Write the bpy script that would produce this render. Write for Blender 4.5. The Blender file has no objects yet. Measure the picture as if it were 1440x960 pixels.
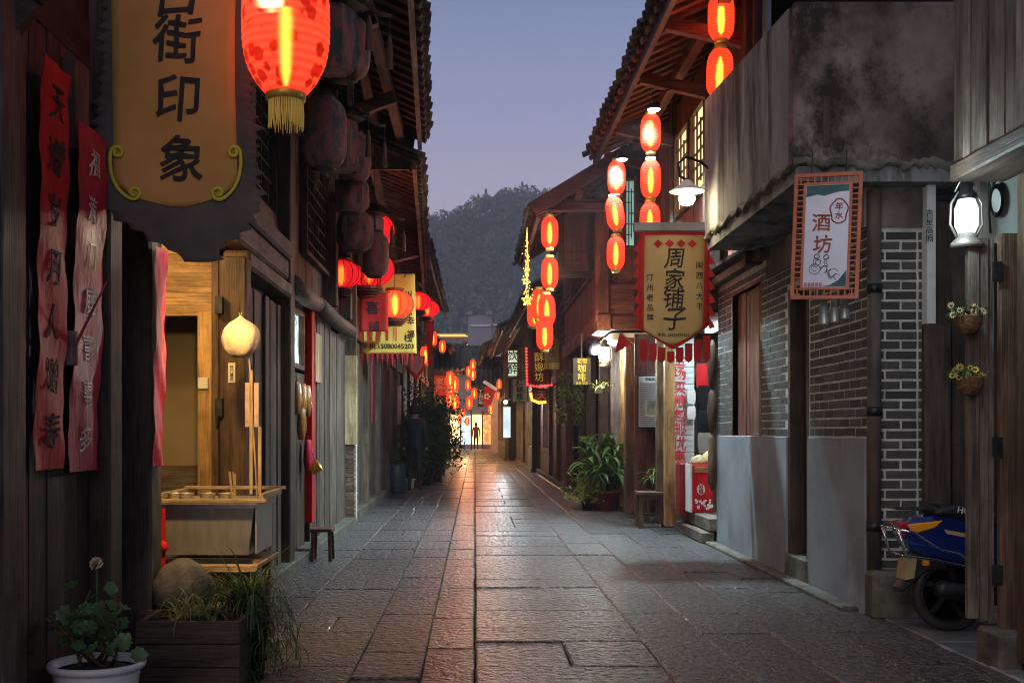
import bpy, bmesh, math, random
from mathutils import Vector, Matrix, Euler
R = random.Random(11)
sc = bpy.context.scene
C = sc.collection
rad = math.radians
# ---------------------------------------------------------------- camera, sky, sun, exposure
F, CX, CY, CH = 1600.0, 668.0, 606.0, 1.2
cam = bpy.data.cameras.new('camera'); cam_o = bpy.data.objects.new('camera', cam); C.objects.link(cam_o)
cam_o.location = (0, 0, CH); cam_o.rotation_euler = (rad(90), 0, 0)
cam.sensor_width = 36; cam.lens = 36*F/1440; cam.shift_x = (720-CX)/1440; cam.shift_y = (CY-480)/1440
cam.clip_end = 5000; cam.clip_start = 0.05
sc.camera = cam_o
world = bpy.data.worlds.new('World'); sc.world = world; world.use_nodes = True
wn = world.node_tree; wn.nodes.clear()
tc = wn.nodes.new('ShaderNodeTexCoord'); sx = wn.nodes.new('ShaderNodeSeparateXYZ'); rp = wn.nodes.new('ShaderNodeValToRGB')
wn.links.new(tc.outputs['Generated'], sx.inputs[0]); wn.links.new(sx.outputs['Z'], rp.inputs[0])
rp.color_ramp.elements[0].position = 0.0; rp.color_ramp.elements[0].color = (.36, .33, .43, 1)
rp.color_ramp.elements[1].position = 0.9; rp.color_ramp.elements[1].color = (.055, .09, .2, 1)
e = rp.color_ramp.elements.new(.17); e.color = (.46, .405, .52, 1)
e = rp.color_ramp.elements.new(.27); e.color = (.28, .3, .47, 1)
e = rp.color_ramp.elements.new(.37); e.color = (.155, .205, .36, 1)
sky = wn.nodes.new('ShaderNodeTexSky'); sky.sky_type = 'NISHITA'; sky.sun_disc = False
sky.sun_elevation = rad(1.0); sky.sun_rotation = rad(205)
b1 = wn.nodes.new('ShaderNodeBackground'); b2 = wn.nodes.new('ShaderNodeBackground'); ad = wn.nodes.new('ShaderNodeAddShader'); wo = wn.nodes.new('ShaderNodeOutputWorld')
wn.links.new(rp.outputs[0], b1.inputs[0]); b1.inputs[1].default_value = .8
wn.links.new(sky.outputs[0], b2.inputs[0]); b2.inputs[1].default_value = .01
wn.links.new(b1.outputs[0], ad.inputs[0]); wn.links.new(b2.outputs[0], ad.inputs[1]); wn.links.new(ad.outputs[0], wo.inputs[0])
sun = bpy.data.lights.new('sun', 'SUN'); sun.energy = .85; sun.angle = rad(70); sun.color = (1, .86, .76)
sun_o = bpy.data.objects.new('sun', sun); C.objects.link(sun_o); sun_o.rotation_euler = (rad(62), 0, rad(-25)); sun_o.location = (0, -5, 30)
sc.view_settings.view_transform = 'Standard'; sc.view_settings.look = 'None'; sc.view_settings.exposure = .6; sc.view_settings.gamma = 1
sc.render.engine = 'CYCLES'; sc.cycles.use_denoising = True; sc.cycles.max_bounces = 7; sc.cycles.diffuse_bounces = 3; sc.cycles.glossy_bounces = 3
sc.cycles.transmission_bounces = 4; sc.cycles.transparent_max_bounces = 10; sc.cycles.volume_bounces = 1
sc.cycles.caustics_reflective = False; sc.cycles.caustics_refractive = False; sc.cycles.sample_clamp_indirect = 3; sc.cycles.use_light_tree = True; sc.cycles.filter_width = 1.05

# ---------------------------------------------------------------- helpers
def at(px, py, Y): return Vector(((px-CX)*Y/F, Y, CH-(py-CY)*Y/F))
def gx(px, Y): return (px-CX)*Y/F
def gz(py, Y): return CH-(py-CY)*Y/F
def yx(px, X): return X*F/(px-CX)
WL = {}
def thing(name, label, cat, loc=(0, 0, 0), group=None, kind=None):
    o = bpy.data.objects.new(name, None); C.objects.link(o); o.location = loc; o.empty_display_size = .1
    WL[o.name] = Vector(loc); tag(o, label, cat, group, kind); return o
def tag(o, label, cat=None, group=None, kind=None):
    if label: o['label'] = label
    if cat: o['category'] = cat
    if group: o['group'] = group
    if kind: o['kind'] = kind
    return o
def link(name, me, mat, parent=None, loc=(0, 0, 0), rot=None, scale=None):
    o = bpy.data.objects.new(name, me); C.objects.link(o)
    if mat is not None and not me.materials: me.materials.append(mat)
    loc = Vector(loc); WL[o.name] = loc.copy()
    if parent is not None:
        o.parent = parent; loc = loc-WL.get(parent.name, Vector())
    o.location = loc
    if rot is not None: o.rotation_euler = rot
    if scale is not None: o.scale = scale
    return o
class G:
    def __init__(s): s.v = []; s.f = []
    def add(s, vs, fs):
        n = len(s.v); s.v += [tuple(p) for p in vs]; s.f += [tuple(i+n for i in f) for f in fs]; return s
    def box(s, x0, x1, y0, y1, z0, z1):
        return s.add([(x0, y0, z0), (x1, y0, z0), (x1, y1, z0), (x0, y1, z0), (x0, y0, z1), (x1, y0, z1), (x1, y1, z1), (x0, y1, z1)],
                     [(3, 2, 1, 0), (4, 5, 6, 7), (0, 1, 5, 4), (1, 2, 6, 5), (2, 3, 7, 6), (3, 0, 4, 7)])
    def bar(s, a, b, w, h, up=(0, 0, 1)):
        a = Vector(a); b = Vector(b); d = (b-a).normalized(); up = Vector(up)
        if abs(d.dot(up)) > .98: up = Vector((0, 1, 0))
        l = d.cross(up).normalized()*w/2; u = l.cross(d).normalized()*h/2
        vs = [a-l-u, a+l-u, a+l+u, a-l+u, b-l-u, b+l-u, b+l+u, b-l+u]
        return s.add(vs, [(0, 1, 2, 3), (7, 6, 5, 4), (4, 5, 1, 0), (5, 6, 2, 1), (6, 7, 3, 2), (7, 4, 0, 3)])
    def tube(s, pts, r, n=8, cap=True):
        pts = [Vector(p) for p in pts]; k = len(pts); rs = r if isinstance(r, (list, tuple)) else [r]*k
        vs = []; fs = []; prev = None
        for i, p in enumerate(pts):
            d = (pts[min(i+1, k-1)]-pts[max(i-1, 0)]).normalized()
            if prev is None: l = d.orthogonal().normalized()
            else:
                l = prev-d*prev.dot(d)
                l = l.normalized() if l.length > 1e-6 else d.orthogonal().normalized()
            prev = l; m = d.cross(l)
            for j in range(n):
                a = 2*math.pi*j/n; vs.append(p+(l*math.cos(a)+m*math.sin(a))*rs[i])
        for i in range(k-1):
            for j in range(n):
                fs.append((i*n+j, i*n+(j+1) % n, (i+1)*n+(j+1) % n, (i+1)*n+j))
        if cap: fs.append(tuple(range(n-1, -1, -1))); fs.append(tuple((k-1)*n+j for j in range(n)))
        return s.add(vs, fs)
    def lathe(s, prof, n=16, c=(0, 0, 0), ang=None, wob=None):
        vs = []; fs = []; k = len(prof)
        for i, (r, z) in enumerate(prof):
            for j in range(n):
                a = 2*math.pi*j/n; rr = r*(1 if wob is None else wob(a, z)); vs.append((c[0]+rr*math.cos(a), c[1]+rr*math.sin(a), c[2]+z))
        for i in range(k-1):
            for j in range(n): fs.append((i*n+j, i*n+(j+1) % n, (i+1)*n+(j+1) % n, (i+1)*n+j))
        if prof[0][0] > 1e-4: fs.append(tuple(range(n-1, -1, -1)))
        if prof[-1][0] > 1e-4: fs.append(tuple((k-1)*n+j for j in range(n)))
        return s.add(vs, fs)
    def prism(s, poly, axis, a, b):
        n = len(poly)
        def pt(p, t): return {'x': (t, p[0], p[1]), 'y': (p[0], t, p[1]), 'z': (p[0], p[1], t)}[axis]
        vs = [pt(p, a) for p in poly]+[pt(p, b) for p in poly]
        fs = [tuple(range(n)), tuple(range(2*n-1, n-1, -1))]+[(i, i+n, (i+1) % n+n, (i+1) % n) for i in range(n)]
        return s.add(vs, fs)
    def rot(s, M, i0=0):
        s.v = s.v[:i0]+[tuple(M @ Vector(p)) for p in s.v[i0:]]; return s
    def mesh(s, name, mat=None, smooth=False, bevel=0, ctr=False, fixn=True):
        me = bpy.data.meshes.new(name); vs = s.v; c = Vector((0, 0, 0))
        if ctr:
            lo = Vector([min(p[i] for p in vs) for i in range(3)]); hi = Vector([max(p[i] for p in vs) for i in range(3)]); c = (lo+hi)/2
            vs = [(p[0]-c.x, p[1]-c.y, p[2]-c.z) for p in vs]
        me.from_pydata(vs, [], s.f); me.update()
        if fixn or bevel:
            bm = bmesh.new(); bm.from_mesh(me)
            if bevel: bmesh.ops.bevel(bm, geom=list(bm.edges), offset=bevel, segments=1, affect='EDGES', clamp_overlap=True)
            if fixn: bmesh.ops.recalc_face_normals(bm, faces=bm.faces)
            bm.to_mesh(me); bm.free()
        if mat is not None: me.materials.append(mat)
        if smooth: me.polygons.foreach_set('use_smooth', [True]*len(me.polygons))
        return me, c
    def out(s, name, mat, parent=None, smooth=False, bevel=0, fixn=True):
        me, c = s.mesh(name, mat, smooth, bevel, True, fixn); return link(name, me, mat, parent, c)
def box(name, mat, parent, x0, x1, y0, y1, z0, z1, bevel=0):
    return G().box(min(x0, x1), max(x0, x1), min(y0, y1), max(y0, y1), min(z0, z1), max(z0, z1)).out(name, mat, parent, bevel=bevel, fixn=bool(bevel))
def copy_tree(o, parent=None, loc=None, rz=None):
    c = o.copy(); C.objects.link(c); WL[c.name] = WL.get(o.name, Vector()).copy()
    if parent is not None: c.parent = parent
    for ch in list(o.children): copy_tree(ch, c)
    if loc is not None: c.location = loc
    if rz is not None: c.rotation_euler = (0, 0, rz)
    return c

# ---------------------------------------------------------------- materials
def nodes(m):
    m.use_nodes = True; t = m.node_tree; t.nodes.clear(); o = t.nodes.new('ShaderNodeOutputMaterial'); return t, o
def N(t, typ, **kw):
    n = t.nodes.new('ShaderNode'+typ)
    for k, v in kw.items():
        if k.startswith('i_'): n.inputs[k[2:].replace('_', ' ')].default_value = v
        else: setattr(n, k, v)
    return n
def c4(c): return (c[0], c[1], c[2], 1)
def coords(t, scale, rand=True, world=False):
    tcn = N(t, 'TexCoord'); src = tcn.outputs['Object']
    if world: src = N(t, 'NewGeometry').outputs['Position']
    if rand and not world:
        oi = N(t, 'ObjectInfo'); mu = N(t, 'VectorMath', operation='MULTIPLY_ADD')
        t.links.new(oi.outputs['Random'], mu.inputs[0]); mu.inputs[1].default_value = (37, 53, 71); t.links.new(src, mu.inputs[2]); src = mu.outputs[0]
    mp = N(t, 'Mapping'); mp.inputs['Scale'].default_value = scale; t.links.new(src, mp.inputs[0]); return mp.outputs[0]
MATS = {}
def mat(name, c1, c2=None, scale=(6, 6, 6), rough=.65, bump=.15, spec=.3, metal=0, rand=.12, world=False, detail=6, pos=(.35, .68), emit=None, es=0, fine=0, dist=.02, stain=None, sheen=0, coat=0):
    """two-tone noise material with bump, per-object value shift and an optional third stain colour"""
    m = bpy.data.materials.new(name); t, o = nodes(m); L = t.links.new
    p = N(t, 'BsdfPrincipled'); L(p.outputs[0], o.inputs[0])
    p.inputs['Roughness'].default_value = rough; p.inputs['Metallic'].default_value = metal; p.inputs['Specular IOR Level'].default_value = spec
    p.inputs['Coat Weight'].default_value = coat
    if c2 is None: c2 = [x*.8 for x in c1]
    v = coords(t, scale, True, world)
    n1 = N(t, 'TexNoise', i_Scale=1.0, i_Detail=detail, i_Roughness=.6); L(v, n1.inputs['Vector'])
    r = N(t, 'ValToRGB'); L(n1.outputs[0], r.inputs[0]); r.color_ramp.elements[0].position = pos[0]; r.color_ramp.elements[1].position = pos[1]
    r.color_ramp.elements[0].color = c4(c1); r.color_ramp.elements[1].color = c4(c2)
    col = r.outputs[0]
    if stain:
        sc_, (s0, s1), sv = stain
        v2 = coords(t, sv, False, True); n2 = N(t, 'TexNoise', i_Scale=1.0, i_Detail=10, i_Roughness=.72); L(v2, n2.inputs['Vector'])
        r2 = N(t, 'ValToRGB'); L(n2.outputs[0], r2.inputs[0]); r2.color_ramp.elements[0].position = s0; r2.color_ramp.elements[1].position = s1
        mx = N(t, 'MixRGB'); L(r2.outputs[0], mx.inputs[0]); L(col, mx.inputs[1]); mx.inputs[2].default_value = c4(sc_); col = mx.outputs[0]
    if rand:
        oi = N(t, 'ObjectInfo'); mr = N(t, 'MapRange'); L(oi.outputs['Random'], mr.inputs[0]); mr.inputs[3].default_value = 1-rand; mr.inputs[4].default_value = 1+rand
        hs = N(t, 'HueSaturation'); L(mr.outputs[0], hs.inputs['Value']); L(col, hs.inputs['Color']); col = hs.outputs[0]
    L(col, p.inputs['Base Color'])
    if bump:
        b = N(t, 'Bump'); b.inputs['Strength'].default_value = bump; b.inputs['Distance'].default_value = dist
        L(n1.outputs[0], b.inputs['Height']); L(b.outputs[0], p.inputs['Normal'])
    if emit: p.inputs['Emission Color'].default_value = c4(emit); p.inputs['Emission Strength'].default_value = es
    MATS[name] = m; return m
def wood(name, c1, c2, rough=.6, grain=20, bump=.8, rand=.3, stain=None):
    """three materials with the grain along x, y or z: broad streaks, fine fibres, cracks, dirt"""
    r = {}
    for ax in 'xyz':
        m = bpy.data.materials.new(name+'_'+ax); t, o = nodes(m); L = t.links.new; k = 'xyz'.index(ax)
        p = N(t, 'BsdfPrincipled'); L(p.outputs[0], o.inputs[0]); p.inputs['Specular IOR Level'].default_value = .35
        def sc3(a, b): q = [a]*3; q[k] = b; return tuple(q)
        v1 = coords(t, sc3(grain, grain*.09)); v2 = coords(t, sc3(grain*6.5, grain*.22)); v3 = coords(t, sc3(3.0, 1.6))
        n1 = N(t, 'TexNoise', i_Scale=1.0, i_Detail=5, i_Roughness=.6, i_Distortion=.5); n2 = N(t, 'TexNoise', i_Scale=1.0, i_Detail=4, i_Roughness=.65); n3 = N(t, 'TexNoise', i_Scale=1.0, i_Detail=5, i_Roughness=.7)
        for a, b in ((v1, n1), (v2, n2), (v3, n3)): L(a, b.inputs['Vector'])
        ma = N(t, 'Math', operation='MULTIPLY_ADD'); L(n2.outputs[0], ma.inputs[0]); ma.inputs[1].default_value = .55; mb = N(t, 'Math', operation='MULTIPLY'); L(n1.outputs[0], mb.inputs[0]); mb.inputs[1].default_value = .45; L(mb.outputs[0], ma.inputs[2])
        rp_ = N(t, 'ValToRGB'); L(ma.outputs[0], rp_.inputs[0]); e0, e1 = rp_.color_ramp.elements; e0.position = .36; e1.position = .66; e0.color = c4([x*.55 for x in c1]); e1.color = c4([x*1.15 for x in c2])
        em = rp_.color_ramp.elements.new(.47); em.color = c4([a*.55+b*.45 for a, b in zip(c1, c2)])
        r3 = N(t, 'ValToRGB'); L(n3.outputs[0], r3.inputs[0]); r3.color_ramp.elements[0].position = .38; r3.color_ramp.elements[1].position = .62; r3.color_ramp.elements[0].color = (.5, .47, .45, 1); r3.color_ramp.elements[1].color = (1.15, 1.12, 1.1, 1)
        mm = N(t, 'MixRGB', blend_type='MULTIPLY'); mm.inputs[0].default_value = 1; L(rp_.outputs[0], mm.inputs[1]); L(r3.outputs[0], mm.inputs[2])
        oi = N(t, 'ObjectInfo'); mr = N(t, 'MapRange'); L(oi.outputs['Random'], mr.inputs[0]); mr.inputs[3].default_value = 1-rand; mr.inputs[4].default_value = 1+rand
        hs = N(t, 'HueSaturation'); L(mr.outputs[0], hs.inputs['Value']); L(mm.outputs[0], hs.inputs['Color']); L(hs.outputs[0], p.inputs['Base Color'])
        mr2 = N(t, 'MapRange'); L(n3.outputs[0], mr2.inputs[0]); mr2.inputs[3].default_value = rough+.18; mr2.inputs[4].default_value = rough-.15; L(mr2.outputs[0], p.inputs['Roughness'])
        b = N(t, 'Bump'); b.inputs['Strength'].default_value = bump; b.inputs['Distance'].default_value = .012; L(ma.outputs[0], b.inputs['Height']); L(b.outputs[0], p.inputs['Normal']); r[ax] = m
    return r
dirt = ((.018, .015, .013), (.5, .72), (1.2, 1.2, .5))
W_DARK = wood('aged_dark_wood', (.022, .015, .011), (.085, .06, .044))
W_BROWN = wood('brown_wood', (.05, .03, .018), (.155, .095, .058))
W_GREY = wood('weathered_grey_wood', (.055, .044, .036), (.2, .165, .14))
W_MID = wood('brown_grey_wood', (.042, .033, .027), (.15, .118, .096))
W_RED = wood('red_brown_wood', (.055, .02, .014), (.21, .08, .06))
W_PALE = wood('pale_wood', (.32, .22, .11), (.56, .42, .24), rough=.5, rand=.08)
W_HONEY = wood('honey_wood', (.26, .15, .055), (.5, .32, .13), rough=.45, rand=.08, grain=14)
M_tile = mat('roof_tile_clay', (.03, .029, .03), (.1, .095, .09), (9, 9, 9), .8, .5, rand=.3, stain=((.06, .065, .045), (.5, .7), (1.6, 1.6, 1.6)))
M_conc = mat('stained_concrete', (.17, .168, .17), (.32, .315, .315), (2.2, 2.2, .5), .85, .5, rand=0, world=True, detail=12, stain=((.02, .019, .018), (.46, .6), (2.6, 2.2, .42)))
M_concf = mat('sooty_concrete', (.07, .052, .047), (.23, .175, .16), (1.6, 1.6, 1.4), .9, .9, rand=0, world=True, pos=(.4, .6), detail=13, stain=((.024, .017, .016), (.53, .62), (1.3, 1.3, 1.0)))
M_plaster = mat('grey_plaster', (.19, .205, .23), (.31, .33, .36), (1.2, 1.2, 1.6), .82, .25, rand=0, world=True, stain=((.13, .13, .135), (.52, .74), (2.4, 2.4, .9)))
M_mortar = mat('lime_mortar', (.42, .41, .39), (.68, .66, .62), (8, 8, 8), .9, .4, rand=0)
M_brick = mat('grey_brick', (.05, .05, .05), (.125, .12, .115), (14, 14, 14), .85, .5, rand=.35)
M_brickred = mat('brown_brick', (.11, .06, .042), (.2, .125, .09), (14, 14, 14), .85, .5, rand=.3)
M_iron = mat('black_iron', (.02, .02, .022), (.05, .05, .05), (20, 20, 20), .45, .1, metal=.7)
M_steel = mat('brushed_steel', (.45, .42, .37), (.6, .57, .5), (30, 30, 4), .38, .06, metal=.65, rand=0)
M_chrome = mat('chrome', (.65, .65, .66), (.7, .7, .7), (5, 5, 5), .12, 0, metal=1, rand=0)
M_white = mat('white_paint', (.62, .62, .6), (.74, .74, .72), (8, 8, 8), .55, .1)
M_black = mat('black_rubber', (.012, .012, .012), (.03, .03, .03), (12, 12, 12), .6, .15)
M_ink = mat('black_ink', (.018, .016, .016), (.03, .028, .028), (20, 20, 20), .7, 0, rand=0)
M_gold = mat('gold_trim', (.5, .3, .05), (.75, .5, .1), (25, 25, 6), .35, .2, metal=.35)
M_redcloth = mat('red_cloth', (.32, .012, .014), (.5, .028, .026), (5, 5, 3), .75, .2, rand=.1)
M_redpaper = mat('red_foil_paper', (.44, .008, .014), (.62, .02, .026), (9, 9, 4), .5, .5, spec=.15, rand=.05)
M_pinkpaper = mat('crimson_foil_paper', (.36, .008, .03), (.52, .02, .06), (11, 11, 4), .42, .6, spec=.25, rand=.05)
M_glassd = mat('dark_glass', (.012, .014, .016), (.03, .03, .035), (3, 3, 3), .08, 0, spec=.6)
M_dark = mat('dark_backing', (.008, .007, .006), (.02, .017, .014), (4, 4, 4), .9, .1)  # near-black fill for the boxes that block light behind the fronts
def emis(name, c, s, c2=None, scale=(6, 6, 6)):
    m = bpy.data.materials.new(name); t, o = nodes(m); L = t.links.new
    em = N(t, 'Emission'); em.inputs[1].default_value = s; em.inputs[0].default_value = c4(c); L(em.outputs[0], o.inputs[0])
    if c2:
        v = coords(t, scale); n1 = N(t, 'TexNoise', i_Scale=1.0, i_Detail=3); L(v, n1.inputs[0]); r = N(t, 'ValToRGB'); L(n1.outputs[0], r.inputs[0])
        r.color_ramp.elements[0].position = .4; r.color_ramp.elements[1].position = .6; r.color_ramp.elements[0].color = c4(c); r.color_ramp.elements[1].color = c4(c2); L(r.outputs[0], em.inputs[0])
    return m
def shell(name, base, emc, es, clear=.3, pattern=None, pitch=0):
    """paper lantern skin: diffuse red, translucent, glowing, and clear enough to show the bulb inside"""
    m = bpy.data.materials.new(name); t, o = nodes(m); L = t.links.new
    d = N(t, 'BsdfDiffuse'); d.inputs[0].default_value = c4(base)
    tr = N(t, 'BsdfTranslucent'); tr.inputs[0].default_value = c4(base)
    mx = N(t, 'MixShader'); mx.inputs[0].default_value = .5; L(d.outputs[0], mx.inputs[1]); L(tr.outputs[0], mx.inputs[2])
    em = N(t, 'Emission'); em.inputs[0].default_value = c4(emc); em.inputs[1].default_value = es
    a = N(t, 'AddShader'); L(mx.outputs[0], a.inputs[0]); L(em.outputs[0], a.inputs[1])
    if pattern:
        v = coords(t, pattern[0], False); vo = N(t, 'TexVoronoi', feature='F1'); vo.inputs['Scale'].default_value = 1; L(v, vo.inputs[0])
        n1 = N(t, 'TexNoise', i_Scale=6.0, i_Detail=2); L(v, n1.inputs[0])
        ma = N(t, 'Math', operation='MULTIPLY_ADD'); L(n1.outputs[0], ma.inputs[0]); ma.inputs[1].default_value = .28; L(vo.outputs['Distance'], ma.inputs[2])
        r = N(t, 'ValToRGB'); L(ma.outputs[0], r.inputs[0]); r.color_ramp.elements[0].position = .5; r.color_ramp.elements[1].position = .58
        r.color_ramp.elements[0].color = c4(pattern[1]); r.color_ramp.elements[1].color = c4(emc); L(r.outputs[0], em.inputs[0])
        r3 = N(t, 'ValToRGB'); L(ma.outputs[0], r3.inputs[0]); r3.color_ramp.elements[0].position = .5; r3.color_ramp.elements[1].position = .58
        r3.color_ramp.elements[0].color = c4(pattern[2]); r3.color_ramp.elements[1].color = c4(base); L(r3.outputs[0], d.inputs[0]); L(r3.outputs[0], tr.inputs[0])
    if pitch:     # wire hoops inside the paper show as darker rings
        sz = N(t, 'SeparateXYZ'); L(N(t, 'TexCoord').outputs['Object'], sz.inputs[0]); w = N(t, 'Math', operation='MULTIPLY'); L(sz.outputs['Z'], w.inputs[0]); w.inputs[1].default_value = 6.2832/pitch
        sn = N(t, 'Math', operation='COSINE'); L(w.outputs[0], sn.inputs[0]); mr = N(t, 'MapRange'); L(sn.outputs[0], mr.inputs[0]); mr.inputs[1].default_value = -1; mr.inputs[3].default_value = es*1.15; mr.inputs[4].default_value = es*.6; L(mr.outputs[0], em.inputs[1])
    tp = N(t, 'BsdfRefraction'); tp.inputs['Color'].default_value = c4((1, .35, .2)); tp.inputs['Roughness'].default_value = .5; tp.inputs['IOR'].default_value = 1.25
    m2 = N(t, 'MixShader'); m2.inputs[0].default_value = clear; L(a.outputs[0], m2.inputs[1]); L(tp.outputs[0], m2.inputs[2]); L(m2.outputs[0], o.inputs[0]); return m
M_lan = shell('lit_red_lantern_paper', (.5, .02, .012), (1, .062, .022), 1.0, .3, pitch=.4/14)
M_lan2 = shell('lit_crimson_lantern_paper', (.5, .01, .02), (1, .02, .03), .6, .3)
M_lanbig = shell('patterned_lantern_paper', (.55, .03, .02), (1, .1, .045), .7, .3, ((15, 15, 13), (.3, .01, .005), (.15, .01, .01)), .66/20)
M_core = emis('lantern_bulb', (1, .4, .06), 16)
M_corew = emis('white_bulb', (1, .85, .6), 24)
M_cool = emis('cool_white_lamp', (.75, .95, 1), 40)
M_warmglow = emis('warm_shop_light', (1, .6, .22), 2.6, (.9, .45, .12), (1.5, 1.5, 1.5))
M_coolglow = emis('cool_shop_light', (.75, .9, .95), .9, (.5, .62, .68), (2, 2, 2))
M_shopcool = emis('bright_shop_window', (.75, .93, .95), 2.6, (.1, .14, .14), (9, 9, 7))
M_winglow = emis('lit_window_paper', (1, .8, .42), 1.1, (.9, .6, .25), (3, 3, 3))
M_wingreen = emis('greenish_lit_window', (.35, .62, .5), .55, (.22, .42, .36), (3, 3, 3))
M_faded = mat('faded_floral_cloth', (.085, .1, .09), (.34, .12, .11), (12, 12, 6), .85, .3, rand=.15, pos=(.42, .56), stain=((.3, .22, .22), (.52, .66), (7, 7, 3)))
M_tassel = mat('dusty_tassel_thread', (.12, .07, .05), (.26, .17, .12), (60, 60, 3), .85, .5)
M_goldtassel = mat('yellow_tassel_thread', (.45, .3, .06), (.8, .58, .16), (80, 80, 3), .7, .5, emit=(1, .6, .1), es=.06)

# ---------------------------------------------------------------- lettering
TS = bpy.data.scenes.new('workbench')
def bake(o):
    TS.collection.objects.link(o); vl = TS.view_layers[0]; vl.update(); dg = vl.depsgraph
    me = bpy.data.meshes.new_from_object(o.evaluated_get(dg)); TS.collection.objects.unlink(o); return me
def text(s, size, m, parent, loc, rot=(rad(90), 0, 0), bold=0.0, shear=0, spacing=1.0, thick=.0008, disp=None, name='lettering', align='CENTER', xs=1.0):
    cu = bpy.data.curves.new('lettering', 'FONT'); cu.body = s; cu.size = size; cu.align_x = align; cu.align_y = 'CENTER'
    cu.shear = shear; cu.space_line = spacing; cu.extrude = thick; cu.resolution_u = 3
    o = bpy.data.objects.new('tmp', cu); me = bake(o); bpy.data.objects.remove(o); bpy.data.curves.remove(cu)
    me.name = name; me.materials.clear()
    ph = R.uniform(0, 6); vs = [v.co.copy() for v in me.vertices]; fs = [tuple(p.vertices) for p in me.polygons]; n = len(vs); V = []; Fc = []
    offs = [(0, 0)]+[(bold*size*math.cos(a*1.0472+.4), bold*size*math.sin(a*1.0472+.4)*1.25) for a in range(6)] if bold else [(0, 0)]
    for k, (dx, dy) in enumerate(offs):       # brush weight: slightly shifted copies, each a hair prouder; strokes bent a little by hand
        for v in vs:
            x = v.x*xs+dx; y = v.y+dy; a = .02*size if bold else 0
            x2 = x+a*math.sin(y/size*5+ph)+a*.5*math.sin(y/size*13+x/size*5); y2 = y+a*math.sin(x/size*6+ph)+a*.7*math.sin(x/size*11-y/size*4+ph)
            V.append((x2, y2, v.z+.00012*k+(disp(x2, y2) if disp else 0)))
        Fc += [tuple(i+n*k for i in f) for f in fs]
    me2 = bpy.data.meshes.new(name); me2.from_pydata(V, [], Fc); me2.update(); bpy.data.meshes.remove(me); me = me2
    return link(name, me, m, parent, loc, rot)
# ---------------------------------------------------------------- ground and paving
M_stone = mat('chiselled_stone', (.03, .031, .033), (.17, .172, .176), (21, 19, 20), .28, 1.0, .6, rand=.26, world=True, detail=4, pos=(.38, .64), dist=.14, stain=((.1, .06, .05), (.56, .74), (.7, .5, 1)))
M_stone2 = mat('smooth_stone', (.1, .1, .1), (.22, .215, .21), (5, 5, 5), .5, .5, .4, rand=.2, world=True, dist=.02)
M_earth = mat('packed_earth', (.02, .018, .016), (.045, .04, .035), (9, 9, 9), .9, .5, rand=0, world=True)
M_curb = mat('mossy_stone', (.06, .055, .045), (.17, .155, .13), (6, 6, 6), .8, .7, rand=.25, world=True, stain=((.03, .04, .02), (.5, .7), (2, 2, 2)))
g = G().add([(-600, -60, -.05), (600, -60, -.05), (600, 1000, -.05), (-600, 1000, -.05)], [(0, 1, 2, 3)])
ground = g.out('ground', M_earth, None, fixn=False); ground['kind'] = 'structure'
def slab_geo(gg, x0, x1, y0, y1, z):
    b = .009; j = lambda: R.uniform(-.004, .004)
    a = [(x0+j(), y0+j()), (x1+j(), y0+j()), (x1+j(), y1+j()), (x0+j(), y1+j())]
    cx, cy = (x0+x1)/2, (y0+y1)/2
    ins = [(p[0]+(b if p[0] < cx else -b), p[1]+(b if p[1] < cy else -b)) for p in a]
    vs = [(p[0], p[1], -.045) for p in a]+[(p[0], p[1], z-.009) for p in a]+[(p[0], p[1], z+R.uniform(-.002, .002)) for p in ins]
    fs = [(i, (i+1) % 4, (i+1) % 4+4, i+4) for i in range(4)]+[(i+4, (i+1) % 4+4, (i+1) % 4+8, i+8) for i in range(4)]+[(8, 9, 10, 11)]
    return gg.add(vs, fs)
pave = G().add([(-2.6, 2.5, -.04), (4.4, 2.5, -.04), (4.4, 100, -.04), (-2.6, 100, -.04)], [(0, 1, 2, 3)]).out('pavement', M_earth, None, fixn=False)
pave['kind'] = 'structure'
cols = [(-2.2, -1.66, .5, .9), (-1.66, -1.16, .6, 1.0), (-1.16, -.61, .45, .9), (-.61, -.27, .5, .9), (-.27, 0, .5, 1.0), (0, .96, .42, .85),
        (.96, 1.35, .7, 1.2), (1.35, 1.76, .7, 1.2), (1.76, 2.16, .6, 1.1), (2.16, 2.62, .6, 1.1), (2.62, 3.4, .4, .7), (3.4, 4.2, .6, .9)]
slabs = []
for ci, (x0, x1, d0, d1) in enumerate(cols):
    y = 3.0+R.uniform(0, .5)
    while y < (9 if ci > 9 else 92):
        d = R.uniform(d0, d1); y1 = y+d; sh = -.0035*y
        parts = [(x0, x1)]
        if ci == 5 and R.random() < .22: parts = [(x0, x0+.5), (x0+.5, x1)]
        if ci in (1, 2) and R.random() < .3: xm = (x0+x1)/2+R.uniform(-.08, .08); parts = [(x0, xm), (xm, x1)]
        for (a, b) in parts: slabs.append((y, a+.004, b-.004, y+.004, y1-.004))
        y = y1
slabs.sort()
far = G()
for i, (k, a, b, c, d) in enumerate(slabs):
    if i < 300:
        gg = slab_geo(G(), a, b, c, d, R.uniform(-.006, .005)); gg.out('paving_slab', M_stone if a < 2.6 else M_stone2, pave, fixn=False)
    else: slab_geo(far, a, b, c, d, R.uniform(-.006, .005))
fo = far.out('paving_slabs_beyond', M_stone, pave, fixn=False); fo['kind'] = 'stuff'

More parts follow.
